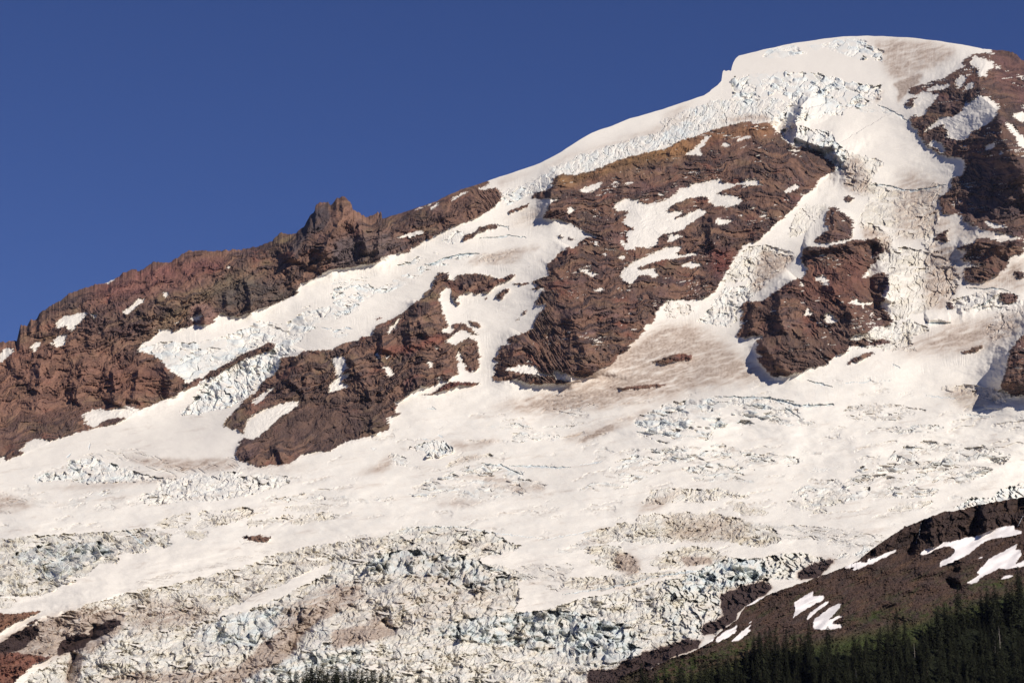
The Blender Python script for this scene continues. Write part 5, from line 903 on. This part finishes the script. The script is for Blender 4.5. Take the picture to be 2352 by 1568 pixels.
gm = np.maximum(gm, smooth(1500, 1350, x))
hc_ = mixc(hc_, (.055, .062, .026), smooth(.0, .6, fbm(x / 50, (y + .5 * x) / 12, 4, 824)) * smooth(1290, 1370, y + .1 * (x - 1900)) * .55)
hc_ = mixc(hc_, (.038, .058, .014), np.clip(gm, 0, 1) * .85)
hc_ = mixc(hc_, (.13, .085, .06), smooth(.25, .7, fbm(x / 18, (y + .5 * x) / 5, 3, 825)) * .35)
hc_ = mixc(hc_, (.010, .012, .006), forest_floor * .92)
hc_ *= np.clip(1 + f2 * .5 + fbm(x / 14, (y + .4 * x) / 8, 3, 823) * .25, .35, 1.9)[:, None]
RUB = [C(11, [(0, 1060), (350, 1060), (450, 950), (650, 880), (750, 820), (1050, 750), (1200, 740), (1240, 660), (1340, 640), (1400, 700), (1500, 640), (1640, 560), (1800, 400), (1830, 460), (1600, 640), (1400, 800), (1130, 905), (880, 1040), (750, 1100), (500, 1100), (300, 1400), (0, 1400)])]
rub = samp(blur(raster(RUB), 4), x + hwx, y + hwy)
hrel += rub * fbm(x / 8, y / 6, 3, 830, .6) * 7
hc_ = mixc(hc_, (.040, .024, .020), rub * .8)
hc_ = mixc(hc_, (.22, .19, .17), smooth(.62, .9, fbm(x / 2.6, y / 2.2, 2, 840)) * .5)
hid = np.full(HN, -1, np.int32)
hs_all = np.zeros(HN, f32)
for i, (lab, pl) in enumerate(HSNOW):
    k, sm = local([pl], .9, x, y)
    e = sm(x[k] + hwx[k], y[k] + hwy[k] * .8)
    hid[k[e > .5]] = i; hs_all[k] = np.maximum(hs_all[k], e)
sn = smooth(.4, .6, hs_all)
snc = np.tile(C3(.78, .73, .70), (HN, 1)) * (1 + fbm(x / 30, y / 10, 3, 850) * .04)[:, None]
hc_ = (hc_ * (1 - sn[:, None]) + snc * sn[:, None]).astype(f32)
hc_ = mixc(hc_, (.11, .05, .03), smooth(.15, .4, hs_all) * (1 - sn) * .5)
smoothed = fbm(x / 260, y / 120, 3, 801) * 26 + fbm(x / 60, (y + .45 * x) / 26, 2, 802) * 7
hrel = hrel * (1 - sn) + (smoothed - 1.2 - 14 * np.exp(-np.clip(y - topy, 0, 400) / 22.0)) * sn
Rh = Rh + hrel
HP = np.stack(world(x, y, Rh), 1)
RHG = Rh.reshape(hr, hc)
G = np.arange(HN, dtype=np.int64).reshape(hr, hc)
Q = np.stack([G[1:, :-1], G[1:, 1:], G[:-1, 1:], G[:-1, :-1]], -1).reshape(-1, 4)
qi = hid[Q[:, 0]]
rows = []; kb = 8
for i in range(kb):
    s = i / (kb - 1)
    rows.append(np.stack(world(HX[0], HY[0] + 260 * s ** 1.3, RHG[0] * (1 + .10 * s + .02 * s)), 1))
BP = np.concatenate(rows); BG = np.arange(len(BP)).reshape(kb, hc)
BQ = np.stack([BG[:-1, :-1], BG[:-1, 1:], BG[1:, 1:], BG[1:, :-1]], -1).reshape(-1, 4) + HN
PA = np.concatenate([HP, BP]); CA = np.concatenate([hc_, np.tile(C3(.06, .04, .03), (len(BP), 1))]).astype(f32)
tag(mesh_from('hillside', PA, np.concatenate([Q[qi < 0], BQ]), CA, M_HILL), 'brown scree hillside in front of the glacier with green strips at its foot', 'hillside', None, 'structure')
for i, (lab, pl) in enumerate(HSNOW):
    if (qi == i).sum() > 6:
        tag(mesh_from('snow_patch', PA, Q[qi == i], CA, M_SNOW), lab, 'snow patch', 'snow patches on the near slope')
del PA, CA
# valley floor: one sheet out to the horizon, under everything
me = bpy.data.meshes.new('ground'); S = 8900
me.from_pydata([(-S, -S, -60), (S, -S, -60), (S, 15900, -60), (-S, 15900, -60)], [], [(0, 1, 2, 3)])
gmx = bpy.data.materials.new('valley_floor'); gmx.use_nodes = True
b = gmx.node_tree.nodes['Principled BSDF']; b.inputs['Roughness'].default_value = .95
nn = gmx.node_tree.nodes.new('ShaderNodeTexNoise'); nn.inputs['Scale'].default_value = 400
rp = gmx.node_tree.nodes.new('ShaderNodeValToRGB'); rp.color_ramp.elements[0].color = (.02, .035, .012, 1); rp.color_ramp.elements[1].color = (.06, .07, .03, 1)
gmx.node_tree.links.new(nn.outputs['Fac'], rp.inputs[0]); gmx.node_tree.links.new(rp.outputs[0], b.inputs['Base Color'])
me.materials.append(gmx); og = bpy.data.objects.new('ground', me); SC.collection.objects.link(og); tag(og, kind='structure')

# ================================================================== TREES AND SMALL THINGS ON THE NEAR SLOPE
def plain_mat(name, rgb, rough=.9, var=.35, sc=.6):
    m = bpy.data.materials.new(name); m.use_nodes = True; t = m.node_tree; b = t.nodes['Principled BSDF']
    g = t.nodes.new('ShaderNodeNewGeometry'); n = t.nodes.new('ShaderNodeTexNoise'); n.inputs['Scale'].default_value = sc
    r = t.nodes.new('ShaderNodeValToRGB'); r.color_ramp.elements[0].position = .3; r.color_ramp.elements[1].position = .7
    r.color_ramp.elements[0].color = (*[c * (1 - var) for c in rgb], 1); r.color_ramp.elements[1].color = (*[c * (1 + var) for c in rgb], 1)
    t.links.new(g.outputs['Position'], n.inputs['Vector']); t.links.new(n.outputs['Fac'], r.inputs[0]); t.links.new(r.outputs[0], b.inputs['Base Color'])
    b.inputs['Roughness'].default_value = rough; b.inputs['Specular IOR Level'].default_value = .15
    return m
M_NEEDLE = plain_mat('fir_needles', (.020, .022, .010), .9, .6, .12)
M_BARK = plain_mat('bark', (.10, .075, .055), .95, .3, .8)
M_DEAD = plain_mat('bleached_wood', (.36, .31, .26), .9, .25, .8)
M_LEAF = plain_mat('young_leaves', (.10, .17, .035), .9, .3, .6)
M_WATER = plain_mat('falling_water', (.62, .64, .66), .3, .15, .3)
def py_mesh(name, v, f, mat):
    me = bpy.data.meshes.new(name); me.from_pydata([tuple(q) for q in v], [], f); me.materials.append(mat); me.update(); return me
def trunk_mesh(rng, r0, top=.97, bend=.01):
    v = []; f = []; n = 6; hs = [0, .2, .5, .8, top]; ph = rng.uniform(0, 6)
    for h in hs:
        r = r0 * (1 - h * .93); cx = bend * math.sin(h * 3 + ph); cy = bend * math.cos(h * 2.3 + ph)
        v += [(cx + r * math.cos(2 * math.pi * i / n), cy + r * math.sin(2 * math.pi * i / n), h) for i in range(n)]
    for k in range(len(hs) - 1):
        for i in range(n): f.append((k * n + i, k * n + (i + 1) % n, (k + 1) * n + (i + 1) % n, (k + 1) * n + i))
    return v, f
def conifer(seed):
    """unit height tree: trunk and a crown of drooping, ragged boughs"""
    rng = random.Random(seed); v = []; f = []
    width = rng.uniform(.135, .18); z = rng.uniform(.04, .10); shape = rng.uniform(.55, .85); sparse = rng.uniform(.75, 1.0)
    while z < .985:
        L0 = width * (1 - z) ** shape * (1 if z > .2 else .75 + z) + .022
        nb = 9 if z < .75 else 6
        for b in range(nb):
            if rng.random() > sparse: continue
            a = rng.uniform(0, 2 * math.pi); L = L0 * rng.uniform(.55, 1.25); dr = rng.uniform(.15, .55); zz = z + rng.uniform(-.012, .012)
            ca, sa = math.cos(a), math.sin(a); w = L * rng.uniform(.20, .34)
            def pt(t, s, dz=0):
                r = L * t; return (ca * r - sa * s, sa * r + ca * s, zz + L * (.18 * t - dr * t * t) + dz)
            # bough: a folded, toothed blade with hanging tips
            k = len(v); ts = [.05, .3, .55, .8]
            for t in ts:
                ww = w * math.sin(math.pi * min(1, t * .9 + .12)) * rng.uniform(.7, 1.15)
                v.append(pt(t, 0, .004)); v.append(pt(t + .10, ww, -.35 * ww)); v.append(pt(t + .10, -ww, -.35 * ww)); v.append(pt(t + .02, ww * .35, -.05 * ww)); v.append(pt(t + .02, -ww * .35, -.05 * ww))
            v.append(pt(1.05, 0, -.01)); e = len(v) - 1
            for q in range(4):
                c0 = k + q * 5; c1 = k + (q + 1) * 5 if q < 3 else e
                f.append((c0, c0 + 1, c1)); f.append((c0, c1, c0 + 2)); f.append((c0 + 3, c0 + 1, c0)) ; f.append((c0, c0 + 2, c0 + 4))
        z += rng.uniform(.017, .029) * (1.25 - .5 * z)
    k = len(v); v += [(.006, 0, .94), (-.006, .004, .94), (0, -.006, .94), (0, 0, 1.0)]; f += [(k, k + 1, k + 3), (k + 1, k + 2, k + 3), (k + 2, k, k + 3)]
    return v, f
VARS = []
for s in range(8):
    rng = random.Random(100 + s)
    tv, tf_ = trunk_mesh(rng, .012); cv, cf = conifer(200 + s)
    VARS.append((py_mesh('trunk', tv, tf_, M_BARK), py_mesh('crown', cv, cf, M_NEEDLE)))
def hill_point(px, py, sink=0.0):
    i = int(round((px + 250) / STEP)); i = min(max(i, 0), hc - 1)
    colY = HY[:, i]; j = int(np.clip(np.searchsorted(colY, py), 0, hr - 1))
    Rv = float(RHG[j, i]); w = world(px, float(colY[j]) if py < colY[0] else py, Rv)
    return w, Rv
def put_tree(px, tip, hpx, var, label, group, name='conifer', wide=1.0):
    base = max(tip + hpx, float(np.interp(px, HX[0], HY[0])) + 3); hpx = base - tip
    (x_, y_, z_), Rv = hill_point(px, base); H = hpx * Rv / FOC * 1.02
    r = bpy.data.objects.new(name, None); SC.collection.objects.link(r); r.location = (x_, y_, z_ - .3)
    r.rotation_euler = (random.uniform(-.02, .02), random.uniform(-.02, .02), random.uniform(0, 6.28)); wv = random.uniform(.85, 1.2) * wide
    r.scale = (H * wv, H * wv, H); r.empty_display_size = .1
    tag(r, label, 'conifer', group)
    for nm, me in (('trunk', VARS[var][0]), ('crown', VARS[var][1])):
        o = bpy.data.objects.new(nm, me); SC.collection.objects.link(o); o.parent = r
    return r
random.seed(5)
TL = [(1440, 1640), (1473, 1608), (1560, 1596), (1622, 1592), (1690, 1545), (1746, 1520), (1790, 1508), (1900, 1520), (1990, 1508), (2096, 1482), (2150, 1470), (2188, 1442), (2256, 1424), (2300, 1408), (2340, 1392), (2420, 1360), (2600, 1290)]
def forest_label(px, by, h=70):
    top = np.interp(px, [q[0] for q in TL], [q[1] for q in TL]); d = (by - top) / max(20.0, 1668 - top)
    col = ['below the leaf shaped snow patch', 'below the forked snow patch', 'below the blocky snow wedge and the grassy ledge', 'below the brown scree fan', 'below the toothed snow field', 'at the right edge of the photo'][int(np.searchsorted([1680, 1860, 1990, 2130, 2270], px))]
    row = ['on the upper forest edge', 'in mid forest', 'low in the forest'][0 if d < .22 else 1 if d < .62 else 2]
    return ('tall ' if h > 79 else 'short ' if h < 64 else '') + 'conifer ' + row + ', ' + col
named = [ # px, tip, height px, label
 (1473, 1524, 84, 'lone dark conifer left of the forest, standing before the black rubble at the slope foot'),
 (1560, 1516, 78, 'first tall pointed conifer of the forest edge, above the green foot of the slope'),
 (1622, 1519, 76, 'slim conifer standing apart between the green strip and the forest'),
 (1746, 1450, 90, 'tall narrow conifer beside the hooked snow patch'),
 (1770, 1440, 88, 'twin conifer just right of the tall narrow one by the hooked snow patch'),
 (1858, 1432, 84, 'conifer whose tip reaches under the flat foot of the forked snow patch'),
 (2270, 1344, 82, 'pointed conifer rising above the green strip below the toothed snow field'),
 (2256, 1356, 80, 'slightly shorter conifer left of the pointed one below the toothed snow field'),
 (2342, 1300, 112, 'tallest conifer of the forest, at the right edge beside the low snow strip')]
for px, tip, h, lab in named: put_tree(px, tip, h, random.randrange(8), lab, 'conifers of the forest')
cand = []
tries = 0
while len(cand) < 236 and tries < 20000:
    tries += 1
    px = random.uniform(1450, 2440); top = np.interp(px, [q[0] for q in TL], [q[1] for q in TL]); by = top + (1668 - top) * random.random() ** 1.15
    if by > 1668: continue
    md = 11 + 4 * random.random()
    if px > 2365 and random.random() < .6: continue
    if all((px - a_) ** 2 + ((by - b_) * 1.5) ** 2 > md * md for a_, b_, _ in cand): cand.append((px, by, random.uniform(52, 92) * (1 + (px - 1900) / 3500)))
cand.sort()
for px, by, h in cand:
    put_tree(px, by - h, h, random.randrange(8), forest_label(px, by, h), 'conifers of the forest')
LF = [(529 + .25 * a_, 1470 + .25 * b_) for a_, b_ in [(215, 362), (315, 333), (450, 328), (480, 350), (540, 280), (600, 298), (655, 318), (700, 256), (745, 238), (790, 285), (840, 256), (880, 285), (935, 266), (962, 268), (1000, 292), (1040, 285),
  (1090, 262), (1130, 300), (1160, 280), (1200, 310), (1250, 286), (1285, 318), (1330, 305), (1385, 328), (1450, 316), (1510, 363), (1560, 363), (1620, 370), (1705, 362), (1745, 350), (1840, 358), (1930, 348), (1970, 365), (2085, 343), (2260, 368)]]
ORD = 'first second third fourth fifth sixth seventh eighth ninth tenth eleventh twelfth thirteenth fourteenth fifteenth sixteenth seventeenth eighteenth nineteenth twentieth'.split()
LF += [(712 + 20 * i_, 1544 + (i_ * 5) % 14) for i_ in range(9)]; LF.sort(); nf = len(LF)
for li, (px, tip) in enumerate(LF):
    lab = (ORD[li] + ' conifer from the left along the bottom edge before the icefall') if li < 12 else (ORD[nf - 1 - li] + ' conifer from the right end of the short row along the bottom edge') if nf - 1 - li < 14 else 'dark conifer in the thick of the clump at the bottom edge before the icefall'
    put_tree(px, tip - 3 - (5 if 690 < px < 900 else 0), random.uniform(80, 100), random.randrange(8), lab, 'conifers along the bottom edge', wide=1.2)
# the further, smaller conifers between and behind them, as one stand
vv_, ff_ = [], []; off = 0; rs = random.Random(77); placed = [(c[0], c[1]) for c in cand]; n_ = 0; tries = 0
pool = []
for s in range(4):
    cv, cf = conifer(400 + s); cf = [q for i_, q in enumerate(cf) if i_ % 4 != 3]; pool.append((np.array(cv), np.array([tuple(q) for q in cf])))
while n_ < 420 and tries < 20000:
    tries += 1
    px = rs.uniform(1470, 2590); top = np.interp(px, [q[0] for q in TL], [q[1] for q in TL]) + 4; by = top + (1690 - top) * rs.random()
    if px < 2360 and any((px - a_) ** 2 + (by - b_) ** 2 < 30 for a_, b_ in placed): continue
    placed.append((px, by)); n_ += 1
    (x_, y_, z_), Rv = hill_point(px, by); H = rs.uniform(34, 62) * Rv / FOC; cv, cf = pool[rs.randrange(4)]; an = rs.uniform(0, 6.28); ca, sa = math.cos(an), math.sin(an); wv = H * rs.uniform(1.0, 1.5)
    q = np.stack([x_ + (cv[:, 0] * ca - cv[:, 1] * sa) * wv, y_ + 5 + (cv[:, 0] * sa + cv[:, 1] * ca) * wv, z_ - .3 + cv[:, 2] * H], 1)
    vv_.append(q); ff_.append(cf + off); off += len(q)
VV = np.concatenate(vv_).astype(f32); FF = np.concatenate(ff_).astype(np.int32)
me = bpy.data.meshes.new('forest'); me.vertices.add(len(VV)); me.vertices.foreach_set('co', VV.ravel()); me.loops.add(FF.size); me.loops.foreach_set('vertex_index', FF.ravel())
me.polygons.add(len(FF)); me.polygons.foreach_set('loop_start', np.arange(0, FF.size, 3, dtype=np.int32)); me.update(calc_edges=True); me.materials.append(M_NEEDLE)
o = bpy.data.objects.new('forest', me); SC.collection.objects.link(o); tag(o, 'smaller dark conifers filling the gaps of the forest in the lower right corner', 'forest', None, 'stuff')
# bleached dead trees
def snag(px, tip, hpx, label, seed, nb=16):
    rng = random.Random(seed); base = tip + hpx; (x_, y_, z_), Rv = hill_point(px, base); H = hpx * Rv / FOC
    r = bpy.data.objects.new('dead_tree', None); SC.collection.objects.link(r); r.location = (x_, y_ - 6, z_); r.scale = (H, H, H); tag(r, label, 'dead tree')
    tv, tf_ = trunk_mesh(rng, .022, 1.0, .02)
    o = bpy.data.objects.new('trunk', py_mesh('dead_trunk', tv, tf_, M_DEAD)); SC.collection.objects.link(o); o.parent = r
    for k in range(nb):
        h = rng.uniform(.25, .93); a_ = rng.uniform(-.5, .5) + (math.pi if k % 2 else 0); L = (1.05 - h) * rng.uniform(.12, .28); dz = rng.uniform(-.1, .25) * L
        e = (math.cos(a_) * L, math.sin(a_) * L, h + dz); t = .007
        v = [(0, 0, h + t), (0, t, h - t), (0, -t, h - t), (e[0], e[1], e[2])]; m_ = (e[0] * .5, e[1] * .5 + t, h + dz * .2 + .012)
        v += [m_, (m_[0], m_[1] - 2 * t, m_[2]), (m_[0], m_[1] - t, m_[2] - 1.6 * t)]
        f = [(0, 1, 4), (0, 2, 5), (0, 5, 4), (1, 2, 6), (1, 6, 4), (2, 6, 5), (4, 5, 3), (4, 6, 3), (5, 6, 3)]
        o = bpy.data.objects.new('branch', py_mesh('dead_branch', v, f, M_DEAD)); SC.collection.objects.link(o); o.parent = r
snag(2293, 1437, 52, 'bleached dead tree with bare side branches standing in the dark forest', 1, 18)
snag(2283, 1470, 30, 'short pale dead stem just left of the big bleached tree', 2, 5)
snag(2098, 1475, 36, 'thin weathered dead treetop halfway along the forest', 3, 7)
snag(1964, 1535, 22, 'pale bare stick of a dead tree low in the forest near the frame bottom', 4, 4)
# bright young leafy tree at the bottom edge
def sapling(px, tip, hpx):
    rng = random.Random(9); base = tip + hpx; (x_, y_, z_), Rv = hill_point(px, base); H = hpx * Rv / FOC
    r = bpy.data.objects.new('sapling', None); SC.collection.objects.link(r); r.location = (x_, y_ - 8, z_); r.scale = (H, H, H); tag(r, 'thin bright green young tree at the bottom edge before the grey scree', 'sapling')
    tv, tf_ = trunk_mesh(rng, .02, 1.0, .03); o = bpy.data.objects.new('trunk', py_mesh('sapling_trunk', tv, tf_, M_BARK)); SC.collection.objects.link(o); o.parent = r
    v = []; f = []
    for k in range(260):
        h = rng.uniform(.15, 1.02); rr_ = .11 * (1.1 - h * .75) * rng.random() ** .5; a_ = rng.uniform(0, 6.28); c = (rr_ * math.cos(a_), rr_ * math.sin(a_), h); s = rng.uniform(.015, .03)
        b_ = len(v); d1 = [rng.uniform(-s, s) for _ in range(3)]; d2 = [rng.uniform(-s, s) for _ in range(3)]
        v += [c, tuple(c[i] + d1[i] for i in range(3)), tuple(c[i] + d1[i] + d2[i] for i in range(3)), tuple(c[i] + d2[i] for i in range(3))]; f.append((b_, b_ + 1, b_ + 2, b_ + 3))
    o = bpy.data.objects.new('foliage', py_mesh('sapling_foliage', v, f, M_LEAF)); SC.collection.objects.link(o); o.parent = r
sapling(1511, 1550, 60)
# thin waterfalls on the dark cliff band
def fall(pts, label, w):
    v = []; f = []; n = 40
    for i in range(n + 1):
        t = i / n * (len(pts) - 1); k = min(int(t), len(pts) - 2); u = t - k
        px = pts[k][0] * (1 - u) + pts[k + 1][0] * u + float(pn(np.array([i * .35]), np.array([2.0]), 3)[0]) * .8; py = pts[k][1] * (1 - u) + pts[k + 1][1] * u
        ww = w * (.5 + .7 * abs(math.sin(i * 1.7))) 
        rr_ = [hill_point(px + s * ww, py)[1] for s in (-1, 0, 1)]; Rm = min(rr_) - 1.0
        v += [world(px - ww, py, Rm), world(px, py, Rm - .6), world(px + ww, py, Rm)]
        if i: b_ = len(v) - 6; f += [(b_, b_ + 3, b_ + 4, b_ + 1), (b_ + 1, b_ + 4, b_ + 5, b_ + 2)]
    o = bpy.data.objects.new('waterfall', py_mesh('waterfall', v, f, M_WATER)); SC.collection.objects.link(o); tag(o, label, 'waterfall')
fall(C(8, [(1678, 512), (1668, 560), (1662, 600)]), 'upper thread of white water falling down the dark cliff of the near slope', .55)
fall(C(8, [(1655, 612), (1645, 650)]), 'lower short thread of white water at the cliff foot', .5)
fall(C(8, [(2345, 470), (2330, 500), (2310, 540)]), 'slanting white stream on the cliff at the right edge above the snow tongue', .6)

# ================================================================== the air between the camera and the mountain
me = bpy.data.meshes.new('haze'); x0_, x1_, y0_, y1_, z0_, z1_ = -9000, 9000, -9000, 16000, -66, 3100
me.from_pydata([(x0_, y0_, z0_), (x1_, y0_, z0_), (x1_, y1_, z0_), (x0_, y1_, z0_), (x0_, y0_, z1_), (x1_, y0_, z1_), (x1_, y1_, z1_), (x0_, y1_, z1_)], [],
    [(0, 3, 2, 1), (4, 5, 6, 7), (0, 1, 5, 4), (1, 2, 6, 5), (2, 3, 7, 6), (3, 0, 4, 7)])
hm = bpy.data.materials.new('thin_air'); hm.use_nodes = True; tt = hm.node_tree; tt.nodes.clear()
pv = tt.nodes.new('ShaderNodeVolumePrincipled'); ho = tt.nodes.new('ShaderNodeOutputMaterial'); tt.links.new(pv.outputs[0], ho.inputs['Volume'])
pv.inputs['Density'].default_value = HAZE; pv.inputs['Color'].default_value = (.62, .68, .95, 1)
me.materials.append(hm); o = bpy.data.objects.new('haze', me); SC.collection.objects.link(o); tag(o, 'thin bluish air in front of the mountain', 'haze', None, 'stuff')
SC.cycles.volume_bounces = 0; SC.cycles.volume_step_rate = 4
